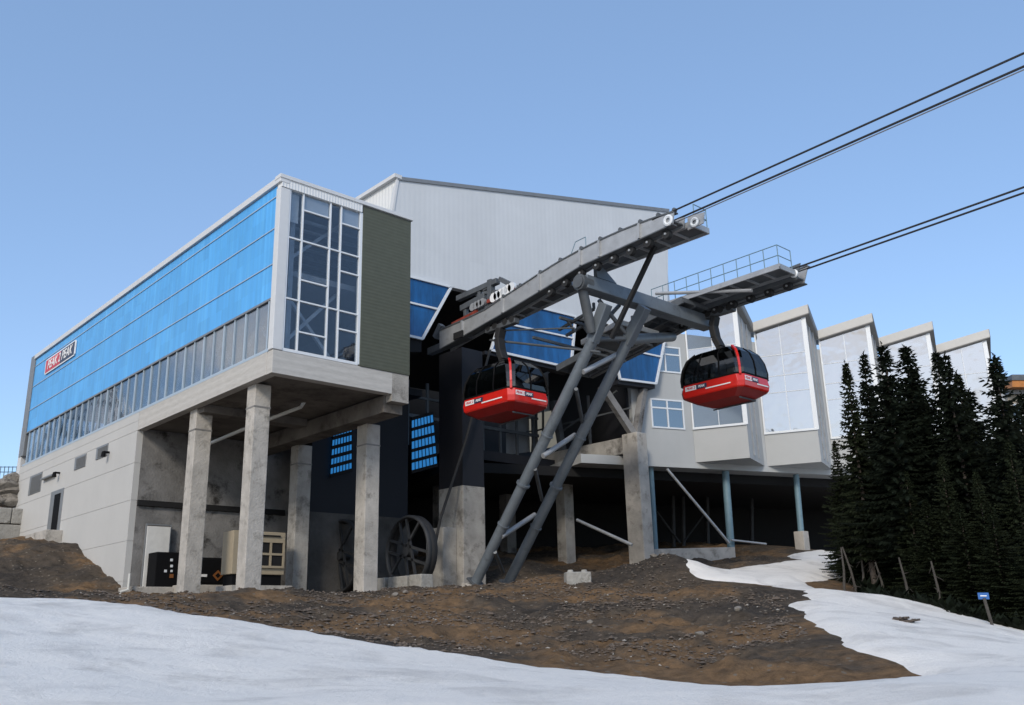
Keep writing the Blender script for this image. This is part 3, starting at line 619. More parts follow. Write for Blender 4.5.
# small rail on top of left girder
a=onx((571,254.5),LX); c=onx((586,246.5),LX); b=MB(); b.path([a,a+Vector((0,-.3,.5)),c+Vector((0,0,.45)),c],.02,6); b.build('railing','blue_steel',CW)
# right track
topR=[(808,266.5),(790,273.5),(770,281),(740,292),(715,301.5),(690,314),(665,327),(640,340),(615,352),(590,364)]
botR=[(804.5,282.5),(790,287.5),(770,294),(740,303.5),(715,312),(690,325),(665,338.5),(640,351.5),(615,364),(590,377)]
wR,TRp,BRp=web(RX2,topR,botR,.06,'track_girder')
shifted((TRp,BRp),RX-RX2,'track_girder','galv_dark')
P=TRp[0]+Vector((-.35,.45,-.45)); MB().ring(Vector((RX-.05,TRp[0].y+.35,TRp[0].z-.42)),(1,0,0),.14,.07,20,6).build('rope_guide','frame',CW,smooth=True)
b=MB()
for a,c in zip(BRp[:-1],BRp[1:]): b.slab(a+Vector((-.6,0,.1)),Vector((.55,0,0)),c-a,Vector((0,0,.05)))
b.build('track_deck','galv_dark',CW)
for k in range(9):
    yy=BRp[0].y+.6+k*1.0
    for a,c in zip(BRp,BRp[1:]):
        if a.y<=yy<=c.y:
            zz=a.z+(c.z-a.z)*(yy-a.y)/(c.y-a.y); w=MB().cyl((RX+.1,yy,zz-.1),(RX+.34,yy,zz-.1),.2,n=16).build('guide_roller','rubber',CW,smooth=True)
            MB().cyl((RX+.06,yy,zz-.1),(RX+.38,yy,zz-.1),.05,n=10).build('hub','galv',w)
b=MB()
for a,c in zip(BRp[:-1],BRp[1:]):
    if a.y>23.2: b.slab(a+Vector((-2.6,0,.14)),Vector((2.5,0,0)),c-a,Vector((0,0,.05)))
ud=b.build('under_deck','galv_dark',CW)
b=MB(); i0=[k for k,p in enumerate(BRp) if p.y>23.2][0]; e0,e1=BRp[i0],BRp[-1]
for dx in (-2.6,-1.7): b.bar(e0+Vector((dx,0,.05)),e1+Vector((dx,0,.05)),.12,.34)
for k in range(9): q=e0.lerp(e1,k/8); b.bar(q+Vector((-2.6,0,.02)),q+Vector((-.1,0,.02)),.1,.16)
b.build('deck_joist','galv_dark',ud)
p0=onx((779.5,266),34.55); p1=onx((652,309),34.55)
wr,fr_=walkway(34.55,35.8,p0.y,p1.y,p0.z,p1.z,'walkway')
railing(34.6,p0.y+.05,p1.y,fr_,35.7,1.05,par=wr,n=10)
q0=p1+Vector((0,.1,-.3)); q1=q0+Vector((0,3.5,-.9)); wr2,f2=walkway(34.4,35.6,q0.y,q1.y,q0.z,q1.z,'walkway')
wr3,f3=walkway(31.5,34.4,26.5,29.0,13.6,13.2,'walkway')
# crossbeam
yc=25.2; zb=14.35
MB().box(LX+.1,RX2+.2,yc-.33,yc+.33,zb-.42,zb+.2).build('crossbeam','leg_steel',CW,.03)
b=MB(); b.cyl((LX-.12,yc,zb-.12),(LX+.5,yc,zb-.12),.36,n=20); b.cyl((LX-.2,yc,zb-.12),(LX-.12,yc,zb-.12),.28,n=20); b.build('beam_flange','galv_dark',CW,smooth=True)
MB().prism([(LX2+.3,yc-.1,zb+.35),(LX2+1.6,yc-.1,zb+.35),(LX2+.3,yc-.1,zb+1.2)],(0,.2,0)).build('gusset','leg_steel',CW)
# legs
fA=Vector((28.8,34.05,2.0)); fB=Vector((31.0,34.25,1.94))
def pt(px,foot): return onx(px,foot.x)
kA=pt((594,338),fA); tA=pt((606,306),fA); kB=pt((628.5,340),fB); tB=pt((645,309),fB)
for (ft,k,tp) in ((fA,kA,tA),(fB,kB,tB)):
    l=MB(); l.cyl(ft,k,.25,n=20); lo=l.build('tower_leg','leg_steel',CW,smooth=True)
    MB().bar(k-(k-ft).normalized()*.2,tp+Vector((0,0,.1)),.5,.42,up=(1,0,0)).build('leg_head','leg_steel',lo,.03)
    mid=ft.lerp(k,.42); b=MB(); d=(k-ft).normalized(); b.cyl(mid-d*.05,mid+d*.05,.33,n=20); 
    for q in (.25,.62): m2=ft.lerp(k,q); b.cyl(m2-d*.03,m2+d*.03,.298,n=20)
    b.build('splice_flange','leg_steel',lo,smooth=True)
    b=MB(); b.cyl(ft-d*.0,ft+d*.10,.48,n=4); b.build('base_plate','galv_dark',lo,.01)
    b=MB(); bx=ft-Vector((0,0,.15)); b.hexa([(bx.x-.62,bx.y-.6,.6),(bx.x+.62,bx.y-.6,.6),(bx.x+.62,bx.y+.7,.6),(bx.x-.62,bx.y+.7,.6),(bx.x-.42,bx.y-.4,bx.z+.0),(bx.x+.42,bx.y-.4,bx.z+.0),(bx.x+.42,bx.y+.5,bx.z+.2),(bx.x-.42,bx.y+.5,bx.z+.2)]); b.build('footing','concrete_pale',CW,.02)
def bb(pa,pb,r,mt='galv',n=None,A_=fA,B_=fB,name='cross_brace'): return MB().cyl(pt(pa,A_),pt(pb,B_),r,n=12).build(name,mt,CW,smooth=True)
for a,c in (((583,372),(618,354)),((543,456),(575,435)),((501.5,536.5),(535,514.7))): bb(a,c,.12,'galv')
for a,c in (((576,389),(583,425)),((535,469),(542,500)),((495,552),(503,572))): bb(a,c,.09,'galv_dark')
# upper struts
b=MB(); b.cyl(Vector((LX+.2,yc+.1,zb-.3)),kA+Vector((-.25,-.1,.2)),.22,n=12); b.build('strut','galv_dark',CW,smooth=True)
b=MB(); b.bar(onx((655,246),28.9),pt((607,337),fA)+Vector((.3,0,0)),.17); b.build('strut','rubber',CW)
b=MB(); b.cyl(kA+Vector((.3,0,0)),kB+Vector((-.3,0,0)),.12,n=10); b.cyl(kA+Vector((.2,0,.4)),Vector((fB.x-.3,yc+.6,zb-.3)),.10,n=10); b.cyl(kB+Vector((-.2,0,.3)),Vector((fA.x+.4,yc+.5,zb-.4)),.10,n=10); b.build('cross_brace','galv_dark',CW,smooth=True)
b=MB(); b.cyl(kB+Vector((.2,.1,.1)),Vector((RX-.2,yc+1.5,zb-.6)),.24,n=14); b.build('strut','leg_steel',CW,smooth=True)
b=MB(); b.cyl(pt((600,352),fA),onx((490,340),LX2-.1),.055,n=8); b.cyl(Vector((fA.x+.1,27.0,12.9)),onx((486,331),LX+.2),.04,n=8); b.build('tie_bar','galv_dark',CW,smooth=True)
b=MB(); b.cyl(onx((656,293.5),34.3),onx((752,290.5),34.9),.09,n=8); b.build('tie_bar','galv',CW,smooth=True)
b=MB()
for x,y in ((29.4,26.2),(30.3,26.6),(32.2,26.3),(33.4,26.8)):
    b.bar((x,y,13.7),(x+.15,y+2.4,13.35),.12); b.bar((x,y,13.7),(x,y,14.0),.1)
for k in range(5): b.bar((29.0+k,27.6,13.55),(29.6+k,27.6,13.0),.09)
b.bar((28.6,27.6,13.5),(35.2,27.6,13.4),.12); b.bar((28.6,29.4,13.0),(35.2,29.4,13.0),.12); b.build('catwalk_steel','galv_dark',CW)
for (x,y,z) in ((33.1,26.9,13.9),(33.3,27.3,13.6)): MB().box(x,x+.7,y,y+.12,z,z+.14).build('light_fitting','white',CW)
# drive machinery near the hall mouth
mc=MB()
def mpt(p,X=LX+.35): return onx(p,X)
for a,c,w in (((458,299),(498,281),.28),((500,279),(520,289),.22),((462,309),(486,296),.3),((470,316),(500,304),.26),((498,281),(484,290),.2),((491,280),(491,320),.3),((480,288),(480,322),.2),((505,287),(498,305),.14),((466,304),(466,318),.2),((484,293),(512,290),.16)): mc.bar(mpt(a),mpt(c),w)
mc.build('drive_frame','galv_dark',CW,.02)
mc=MB()
for a,c,w in (((453,325),(478,312),.2),((488,302),(516,290),.18),((492,306),(508,299),.14),((462,322),(474,315),.16)): mc.bar(mpt(a,LX+.2),mpt(c,LX+.2),w)
mc.build('drive_rail','rust',CW)
for k in range(6):
    p=mpt((493+k*3.6,297.5-k*2.1),LX+.1); w=MB().cyl(p,p+Vector((.16,0,0)),.24,n=16).build('conveyor_tyre','white' if k%2==0 else 'frame',CW,smooth=True)
for k in range(4):
    p=mpt((472+k*3.3,307-k*1.7),LX+.05); MB().cyl(p,p+Vector((.16,0,0)),.2,n=14).build('conveyor_tyre','galv',CW,smooth=True)
b=MB(); a=mpt((458,334),LX-.1); b.box(LX-.12,LX-.04,a.y-.35,a.y+.35,a.z-.22,a.z+.12); b.build('access_hatch','black',CW)
b=MB(); b.bar(mpt((436,338),LX+.3),mpt((442,325),LX+.3),.3); b.bar(mpt((430,352),LX+.4),mpt((470,335),LX+.4),.35); b.build('girder_bearing','galv_dark',CW)
# ropes
def cable(P,name_label,r,mt,back=6,fwd=260,gr='ropes running out from the two tracks'):
    d=Vector((.0038,-1,.0263)).normalized(); b=MB(); n=12; pts=[P-d*back]+[P+d*(fwd*k/n) for k in range(n+1)]
    b.path(pts,r,8); o=b.build('steel_rope',mt,None,smooth=True); tag(o,name_label,'cable',gr)
def aim(X,px): return onx(px,X)
cable(aim(LX,(672,211.5)),'uppermost black rope rising from the left track',.038,'cable',back=1)
cable(aim(LX2,(690,213.5)),'black rope just below the uppermost one, from the left track',.042,'cable',back=1)
cable(aim(LX2-.3,(690,216)),'thin grey rope running closest under the second rope of the left track',.022,'cable_grey',back=3)
cable(aim(RX,(800,266.5)),'upper of the two dark ropes rising from the right track',.045,'cable',back=1)
cable(aim(RX2,(808,268.5)),'lower of the two dark ropes rising from the right track',.045,'cable',back=1)
# ------------------------------------------------------------------ cabins
def loft(levels,n=8,ch=.22,cap0=True,cap1=True):
    b=MB(); rings=[]
    for z,hx,hy,c in levels:
        c=min(c,hx*.9,hy*.9); pts=[(-hx+c,-hy),(hx-c,-hy),(hx,-hy+c),(hx,hy-c),(hx-c,hy),(-hx+c,hy),(-hx,hy-c),(-hx,-hy+c)]
        rings.append([(x,y,z) for x,y in pts])
    vs=[p for r in rings for p in r]; fs=[]
    for i in range(len(rings)-1):
        for j in range(8): fs.append((i*8+j,i*8+(j+1)%8,(i+1)*8+(j+1)%8,(i+1)*8+j))
    if cap0: fs.append(tuple(range(8))[::-1])
    if cap1: fs.append(tuple(range((len(rings)-1)*8,len(rings)*8)))
    return b.add(vs,fs)
def make_cabin():
    c=empty('gondola_cabin',(0,0,0),'x','gondola cabin')
    hx,hy=1.13,1.62
    G=[(.86,hx+.01,hy+.01,.25),(1.15,hx+.03,hy+.03,.26),(1.6,hx-.02,hy-.03,.28),(2.0,hx-.14,hy-.18,.3),(2.28,hx-.36,hy-.48,.3)]
    body=loft([(.0,hx-.40,hy-.50,.16),(.04,hx-.34,hy-.42,.18),(.27,hx-.02,hy-.03,.2)],cap1=True).build('floor_panel','red_dark',c,.02)
    loft([(.271,hx-.02,hy-.03,.2),(.33,hx+.02,hy+.02,.22),(.55,hx+.05,hy+.05,.22),(.86,hx+.01,hy+.01,.25)],cap0=False,cap1=False).build('lower_shell','red',c,.015)
    loft(G,cap0=False,cap1=False).build('window_band','cabin_glass',c)
    loft([(2.281,hx-.35,hy-.47,.3),(2.36,hx-.5,hy-.66,.25)],cap0=False).build('roof','black_paint',c,.02)
    # window sill band and black edge strips
    loft([(.861,hx+.025,hy+.025,.25),(.93,hx+.03,hy+.03,.25)],cap0=True,cap1=False).build('sill_trim','black_paint',c)
    for sx,sy in ((-1,-1),(1,-1),(1,1),(-1,1)):
        pts=[Vector((sx*(x-ch*.5+.0),sy*(y-ch*.5),z)) for z,x,y,ch in [(.80,hx+.03,hy+.03,.25)]+G]
        b=MB(); 
        for a,q in zip(pts,pts[1:]): b.bar(a,q+(q-a)*.05,.19,.10,up=(sx,-sy,0))
        b.build('corner_rib','red' if sx<0 and sy<0 else 'black_paint',c,.01)
    # mid mullions
    for s in (-1,1):
        for y in (-.55,.55):
            b=MB(); pts=[Vector((s*(x+.01),y*(1 if z<2 else .85),z)) for z,x,yy,ch in G]
            for a,q in zip(pts,pts[1:]): b.bar(a,q,.05,.04)
            b.build('door_post','black_paint',c)
        b=MB(); pts=[Vector((0,s*(yy+.01),z)) for z,x,yy,ch in G]
        for a,q in zip(pts,pts[1:]): b.bar(a,q,.05,.04)
        b.build('window_post','black_paint',c)
    # bench seats, inside
    b=MB()
    for s in (-1,1): b.box(s*.95-.16,s*.95+.16,-1.2,1.2,.5,.95)
    b.build('bench','grey_trim',c,.02)
    # side white stripe and wordmarks
    def face(name,strg,O,ux,w,par=c):
        n=Vector(ux).cross(Vector((0,0,1))); O=Vector(O)
        p=MB().slab(O-Vector(ux)*(w/2)-Vector((0,0,.1)),Vector(ux)*(w*.52),Vector((0,0,.2)),n*.012).build('badge','white',par)
        MB().slab(O+Vector(ux)*(w*.02)-Vector((0,0,.1)),Vector(ux)*(w*.48),Vector((0,0,.2)),n*.014).build('badge_end','sign_navy',p)
        text('PEAK 2',.15,O-Vector(ux)*(w*.24)+n*.016,ux,(0,0,1),'sign_red','lettering',p,.003,shear=.2,bold=.004)
        text('PEAK',.15,O+Vector(ux)*(w*.26)+n*.018,ux,(0,0,1),'white','lettering',p,.003,shear=.2,bold=.004)
    face('l','',(-hx-.055,.70,.66),(0,-1,0),1.15); face('f','',(-.42,-hy-.055,.66),(1,0,0),1.0)
    MB().box(-hx-.06,-hx-.0,-1.1,.2,.48,.53).build('side_stripe','white',c); MB().box(.0,.85,-hy-.06,-hy,.48,.53).build('side_stripe','white',c)
    b=MB(); b.cyl((-.6,-hy+.5,-.06),(.6,-hy+.5,-.06),.035,n=8); b.cyl((.62,-hy+.5,-.06),(.62,hy-.5,-.06),.035,n=8); b.build('bumper_bar','galv_dark',c,smooth=True)
    # hanger arm
    b=MB(); hp_=[(0,.0,2.34),(0,.0,2.6),(.0,.22,3.1),(.0,.3,3.7),(.0,.15,4.15)]
    for a,q in zip(hp_,hp_[1:]): b.bar(a,Vector(q)+(Vector(q)-Vector(a))*.03,.30,.42,up=(1,0,0))
    h=b.build('hanger_arm','rubber',c,.04)
    b=MB(); b.bar((0,-.9,4.25),(0,1.1,4.25),.3,.24); b.build('carriage','galv_dark',h,.03)
    for y in (-.7,-.25,.45,.9): MB().cyl((-.16,y,4.34),(.16,y,4.34),.16,n=14).build('carriage_wheel','rubber',h,smooth=True)
    b=MB(); b.box(-.28,.28,-.4,.4,2.36,2.5); b.build('roof_mount','black_paint',c,.03)
    return c
cab=make_cabin()
P=onx((505,394),LX+.35); cab.scale=(1.07,1.07,1.05); cab.location=(P.x,P.y,P.z-1.1); cab['label']='red and black cabin on the left track in front of the dark hall opening'
cab['group']='red gondola cabins'
c2=copy_tree(cab); P=onx((724,380),RX+.3); c2.location=(P.x,P.y,P.z-1.1); c2['label']='red and black cabin on the right track in front of the pale glass bays'
# ------------------------------------------------------------------ right building
RB=empty('bay_window_building',(B_P[0],B_P[1],3.5),'pale grey building on blue stilts with a sawtooth row of tall mirrored bays','building')
BN=Vector((-B_D.y,B_D.x,0)); O_=Vector((B_P[0],B_P[1],0))
def bs(px): P=onp(px,B_P,B_D); return (P-O_).dot(B_D),P.z
def bp(s,z,dep=0): return O_+B_D*s+BN*dep+Vector((0,0,z))
zb0=bs((649,466))[1]
sL=[bs(p)[0] for p in ((752.8,324),(817.5,333),(878,339.5),(935,345))]; s1=bs((690,462))[0]; s2=bs((765.5,466.5))[0]
pitch=(sL[3]-sL[0])/3; print('bays',s1,s2,sL,pitch,zb0)
print('base right',bs((821,475)),bs((752.8,324)),bs((817.5,333)),bs((878,339.5)),bs((935,345)))
send=sL[3]+pitch+.2
b=MB(); b.slab(bp(-4.6,zb0),B_D*(send+4.6),BN*14,Vector((0,0,.55))); b.build('base_slab','pale_cladding',RB)
b=MB(); b.slab(bp(-.8,zb0+.551,.0),B_D*(s1+.8),BN*12,Vector((0,0,8.6))); b.build('plain_wall','pale_cladding',RB)
b=MB(); b.slab(bp(s1+.001,zb0+.551,.02),B_D*(send-s1),BN*12,Vector((0,0,8.5))); b.build('main_wall','pale_cladding',RB)
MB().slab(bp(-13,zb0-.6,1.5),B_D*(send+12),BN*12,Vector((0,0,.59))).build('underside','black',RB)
MB().slab(bp(-.95,zb0+.56,.35),B_D*.12,BN*11.6,Vector((0,0,8.5))).build('flank_shade_panel','navy',RB)  # dark sheet added over the pale flank to read as interior shade
# ordinary windows
def win(pts,par=RB,mull=.36,tr=.3):
    (sa,za),(sb_,zb_)=bs(pts[0]),bs(pts[1]); s0,s1_=min(sa,sb_),max(sa,sb_); z0,z1=min(za,zb_),max(za,zb_)
    f=MB(); w=.1
    for s in (s0,s0+(s1_-s0)*mull,s1_): f.slab(bp(s-w/2,z0,-.06),B_D*w,BN*.1,Vector((0,0,z1-z0)))
    for z in (z0,z1-(z1-z0)*tr,z1): f.slab(bp(s0-w/2,z-w/2,-.063),B_D*(s1_-s0+w),BN*.1,Vector((0,0,w)))
    fo=f.build('window_frame','frame',par)
    MB().slab(bp(s0,z0,-.02),B_D*(s1_-s0),BN*.03,Vector((0,0,z1-z0))).build('pane','pane_small',fo)
win(((652.5,427),(682,401.5)),mull=.5); win(((657,371),(679,348.5)))
DARK=(Vector((.437,-.9,0)).normalized()); G_=DARK
RT=Vector((.9,.437,0)).normalized()
# glass direction g and return direction meet the wall plane again after one pitch
def solve(p):
    # a*G + b*RT = p*B_D
    det=G_.x*RT.y-G_.y*RT.x; a=(p*B_D.x*RT.y-p*B_D.y*RT.x)/det; b_=(G_.x*p*B_D.y-G_.y*p*B_D.x)/det; return a,b_
starts=[sL[0]-pitch]+sL
ga,gb=solve(pitch*.95); ga-=.42
NG=Vector((G_.y,-G_.x,0))  # outward normal of glass
if NG.dot(Vector((-1,-.4,0)))<0: NG=-NG
NR=Vector((RT.y,-RT.x,0))
if NR.dot(Vector((.5,-1,0)))<0: NR=-NR
zbay=9.95
def zat(s,px,g=0): # height seen at pixel py over the bay base point
    P=bp(s,0); d=ray(px); k=(d.x*P.x+d.y*P.y)/(d.x**2+d.y**2); return d.z*k
ap1=bp(starts[1],0)+G_*ga
def zap(px): d=ray(px); k=(d.x*ap1.x+d.y*ap1.y)/(d.x**2+d.y**2); return d.z*k
print('apex px',proj(ap1+Vector((0,0,18))),'z apex roof',zap((809.5,305.6)),'left roof',bs((752.8,324))[1],'bottom',zap((819.4,461.3)),bs((765.5,466.5))[1],'sill',zap((814.5,429.6)),'glass top',zap((801,319.8)),'tr',[zap(q) for q in ((799.6,351.7),(809.5,372.3),(808,389))])
ztL=bs((752.8,324))[1]; ztR=zap((809.5,305.6)); zbay=(zap((819.4,461.3))+bs((765.5,466.5))[1])/2; zsill=zap((814.5,429.6)); trs=[zap(q) for q in ((810,389),(808,372.3),(806,351.5))]
for i,s in enumerate(starts):
    L0=bp(s,0); Ap=L0+G_*ga; Rt=bp(s+pitch*.955,0); up=lambda P,z: Vector((P.x,P.y,z))
    fl_=.62*1.0
    tl,tr_=ztL-fl_,ztR-fl_   # glass head follows the sloping roof
    nxt=bp(s+pitch,0)
    # body
    MB().prism([up(L0,zbay),up(Ap,zbay),up(Rt,zbay)],(0,0,zsill-zbay)).build('bay_base','pale_cladding',RB)
    # solid behind glass (return wall, seen from the side)
    b=MB(); b.prism([up(Ap,zsill),up(Rt,zsill),up(Rt,tl),up(Ap,tr_)],-NR*.2); b.build('bay_return','pale_cladding',RB)
    rib=MB()
    for q in (.3,.62): 
        c=Ap.lerp(Rt,q); rib.bar(up(c,zbay+.3)+NR*.05,up(c,tl+.2)+NR*.05,.10,.08)
    rib.build('return_fin','galv',RB)
    # glazing
    f=MB(); e=lambda u,z,o=0: up(L0+G_*(ga*u),z)+NG*o
    hd=lambda u: tl+(tr_-tl)*u
    for u,w in ((.015,.10),(.5,.04),(.985,.30)): f.prism([e(u-w/ga/2,zsill,.0),e(u+w/ga/2,zsill,.0),e(u+w/ga/2,hd(u),.0),e(u-w/ga/2,hd(u),.0)],NG*.06)
    for z in trs: f.bar(e(.0,z,.02),e(.98,z,.02),.035,.04)
    f.bar(e(0,zsill+.04,.04),e(1,zsill+.04,.04),.12,.14); 
    fo=f.build('bay_window_frame','frame',RB)
    zz=[zsill]+trs
    for u0,u1 in ((.02,.495),(.505,.94)):
        for k,z in enumerate(zz):
            if k<len(zz)-1: pts=[e(u0,z+.03,.01),e(u1,z+.03,.01),e(u1,zz[k+1]-.03,.01),e(u0,zz[k+1]-.03,.01)]
            else: pts=[e(u0,z+.03,.01),e(u1,z+.03,.01),e(u1,hd(u1)-.03,.01),e(u0,hd(u0)-.03,.01)]
            MB().prism(pts,-NG*.02).build('pane','pane_dark' if i==0 and (k==0 or (k==3 and u0<.1)) else 'pane_mirror',fo)  # tinted panes in the first bay stand in for dark tree reflections
    # roof: slab rising towards the outer corner with deep fascia
    o1=L0+NG*.35; o2=Ap+NG*.35+G_*.35; o3=nxt+NG*.34
    r=MB(); T=[up(o1,ztL),up(o2,ztR),up(o3,ztL)]; B_=[p-Vector((0,0,.62)) for p in T]
    T4=up(L0+BN*1.2,ztL); r.add(T+[T4]+B_+[T4-Vector((0,0,.62))],[(0,1,2,3),(7,6,5,4),(0,4,5,1),(1,5,6,2),(2,6,7,3),(3,7,4,0)])
    ro=r.build('bay_roof','fascia',RB,.01)
    s_=MB(); Bq=[T[0]-Vector((0,0,.63)),T[1]-Vector((0,0,.63)),T[2]-Vector((0,0,.63))]; s_.prism(Bq,(0,0,-.05)); s_.build('soffit','soffit_metal',ro)
    s_=MB(); a,c=T[1],T[2]; nn=NR*.012; s_.prism([a+nn,c+nn,c+nn-Vector((0,0,.60)),a+nn-Vector((0,0,.60))],NR*.02); s_.build('side_fascia','soffit_metal',ro)
# end wall beyond the last bay
b=MB(); b.slab(bp(send-.3,zb0,.5),B_D*1.6,BN*8,Vector((0,0,8.7))); b.build('end_wall','pale_cladding',RB)
# stilts, footings, braces
def stilt(pt_,pb,r=.16,dep=.5,foot=True,mt='blue_steel'):
    d=Vector((B_P[0],B_P[1],0))+BN*dep; a=onp(pt_,(d.x,d.y),B_D); c=onp(pb,(d.x,d.y),B_D)
    MB().cyl((a.x,a.y,zb0),(c.x,c.y,c.z-.2),r,n=14).build('stilt',mt,RB,smooth=True); return a,c
stilt((650.5,470),(655,548),.2); a,c=stilt((725.5,473),(731,548),.24); a2,c3=stilt((796,475),(801,533),.2)
d=c3; MB().box(d.x-.35,d.x+.35,d.y-.35,d.y+.35,d.z-1.3,d.z+.1).build('footing','concrete_pale',RB,.03)
fa=onp((653,549),B_P,B_D); fb=onp((735,547),B_P,B_D); MB().slab(fa-Vector((0,0,1.4)),fb-fa,BN*.9,Vector((0,0,1.4))).build('grade_beam','concrete_pale',RB,.03)
b=MB(); b.cyl(onp((667,469),B_P,B_D),onp((729,543),B_P,B_D),.09); b.build('diagonal_brace','galv',RB)
b=MB(); b.cyl(onp((731,540),B_P,B_D),onp((766,544),B_P,B_D),.07); b.build('lying_pipe','galv',RB)
for q in ((682,500),(706,505),(750,520),(672,510)):
    dd=O_+BN*8; a=onp((q[0],482),(dd.x,dd.y),B_D); c=onp((q[0]+1,545),(dd.x,dd.y),B_D); MB().cyl((a.x,a.y,zb0-.5),(c.x,c.y,c.z-1),.14,n=10).build('stilt','wheel',RB)
b=MB(); dd=O_+BN*7.8; b.cyl(onp((657,512),(dd.x,dd.y),B_D),onp((680,543),(dd.x,dd.y),B_D),.08); b.cyl(onp((706,512),(dd.x,dd.y),B_D),onp((683,543),(dd.x,dd.y),B_D),.06); b.build('diagonal_brace','wheel',RB)
MB().slab(bp(-4,3.2,8.6)-Vector((0,0,0)),B_D*14,BN*.5,Vector((0,0,1.3))).build('grade_beam','concrete_stained',RB)
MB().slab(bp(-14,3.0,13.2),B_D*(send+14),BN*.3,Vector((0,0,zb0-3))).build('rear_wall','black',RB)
# ------------------------------------------------------------------ far lodge at the right edge
Pd=onr((1018,420),95); LG=empty('mountain_lodge',(Pd.x,Pd.y,3),'beige lodge with an orange timber eave behind the trees at the right edge','building')
def lg(px,py,dd=0): P=onp((px,py),(Pd.x,Pd.y),CR); return P+Vector((CF.x,CF.y,0)).normalized()*dd
cf=Vector((CF.x,CF.y,0)).normalized()
def lrect(name,x0,y0,x1,y1,dep,th,mt,par): return MB().prism([lg(x0,y0)+cf*dep,lg(x1,y0)+cf*dep,lg(x1,y1)+cf*dep,lg(x0,y1)+cf*dep],cf*th).build(name,mt,par)
wo=lrect('wall',1008,395,1080,520,0,10,'lodge',LG)
lrect('roof',1003,379,1085,384.5,-1.6,14,'galv_dark',LG); lrect('timber_eave',1004,384.6,1085,391,-1.5,3,'cedar',LG); lrect('fascia_board',1006,391,1085,395,-.5,3,'grey_trim',LG)
for x in (1012,1022,1034,1046):
    f=lrect('window',x,404,x+9,432,-.12,.1,'frame',LG); lrect('pane',x+.8,405,x+8.2,431,-.16,.03,'pane_small',f)
# ------------------------------------------------------------------ things under the wing
g0=ony((234,530),40.0); g1=ony((284,575),40.0)
GE=empty('generator_cabinet',(g0.x,40,1.5),'cream generator cabinet with a four pane louvred grille standing behind the corner column','generator')
MB().box(g0.x,g1.x,40.0,41.1,g1.z,g0.z).build('enclosure','beige',GE,.03)
ww=g1.x-g0.x; w0=g0.x+ww*.45; zc0=g1.z+.35; zc1=g0.z-.45
gr=MB().box(w0,g1.x-.12,39.95,39.99,zc0,zc1).build('grille','black',GE)
b=MB()
xs_=[w0,(w0+g1.x-.12)/2,g1.x-.12]; zs_=[zc0,(zc0+zc1)/2,zc1]
for x in xs_: b.box(x-.05,x+.05,39.90,39.96,zc0-.05,zc1+.05)
for z in zs_: b.box(w0,g1.x-.12,39.895,39.955,z-.05,z+.05)
b.build('grille_frame','beige',gr)
MB().box(w0,g1.x-.3,39.93,39.99,g0.z-.22,g0.z-.15).build('slot','black',GE)
MB().box(g0.x+.1,g1.x-.1,40.1,41.0,g1.z-.5,g1.z).build('skid','black_paint',GE)
MB().box(g0.x-.1,g1.x+.3,39.7,41.3,.8,g1.z-.5).build('plinth','concrete_pale',GE,.02)
t0=ony((198,557),43.4); t1=ony((231,588),43.4)
TK=empty('fuel_tank',(t0.x,43.4,1.4),'black fuel tank with an orange diamond plate between the two left columns','tank')
MB().box(t0.x-.3,t1.x+1.6,43.4,44.8,t1.z+.15,t0.z).build('tank_body','black_paint',TK,.12)
dc=ony((217.7,575.5),43.37); s=.26; MB().prism([dc+Vector((s,0,0)),dc+Vector((0,0,s)),dc-Vector((s,0,0)),dc-Vector((0,0,s))],(0,-.02,0)).build('diamond_plate','orange',TK)
MB().prism([dc+Vector((s*.5,-.021,0)),dc+Vector((0,-.021,s*.5)),dc-Vector((s*.5,.021,0)),dc-Vector((0,.021,s*.5))],(0,-.01,0)).build('diamond_mark','black_paint',TK)
b=ony((203,575.5),43.37); MB().box(b.x-.2,b.x+.2,43.36,43.39,b.z-.06,b.z+.06).build('white_plate','white',TK)
MB().box(t0.x-.8,t1.x+2.0,43.2,45,.8,t1.z+.13).build('plinth','concrete_pale',TK,.03)
t0=ony((165,552),44.2); t1=ony((177,588),44.2)
T2=empty('black_cabinet',(t0.x,44.2,1.5),'black cabinet with small white and orange stickers beside the white door','cabinet')
MB().box(t0.x-.4,t1.x+.4,44.2,45.2,t1.z+.05,t0.z).build('cabinet_body','black_paint',T2,.04)
for (px,py,m_,sz) in ((171.5,560,'frame',.06),(171.5,566,'frame',.06),(171.5,576,'orange',.09),(165.5,571,'frame',.06),(171.5,571,'frame',.05)):
    q=ony((px,py),44.18); MB().box(q.x-sz,q.x+sz,44.16,44.19,q.z-sz,q.z+sz).build('sticker',m_,T2)
MB().box(t0.x-1.6,t1.x+.6,44.0,45.4,.8,t1.z+.04).build('plinth','concrete_pale',T2,.03)
d0=ony((147.5,526),45.3); d1=ony((163.5,587),45.3)
DR=empty('white_door',((d0.x+d1.x)/2,45.3,d1.z),'white steel door standing open against the stained concrete recess wall','door')
MB().box(d0.x,d1.x+.1,45.25,45.33,d1.z,d0.z).build('leaf','door_metal',DR,.01); b=MB()
for x in (d0.x-.05,d1.x+.1): b.box(x,x+.06,45.30,45.44,d1.z,d0.z+.06)
b.box(d0.x-.05,d1.x+.16,45.30,45.44,d0.z+.061,d0.z+.12); b.build('frame','grey_trim',DR)
MB().cyl((d1.x-.12,45.25,(d0.z+d1.z)/2),(d1.x-.12,45.15,(d0.z+d1.z)/2),.04,n=8).build('handle','galv',DR)
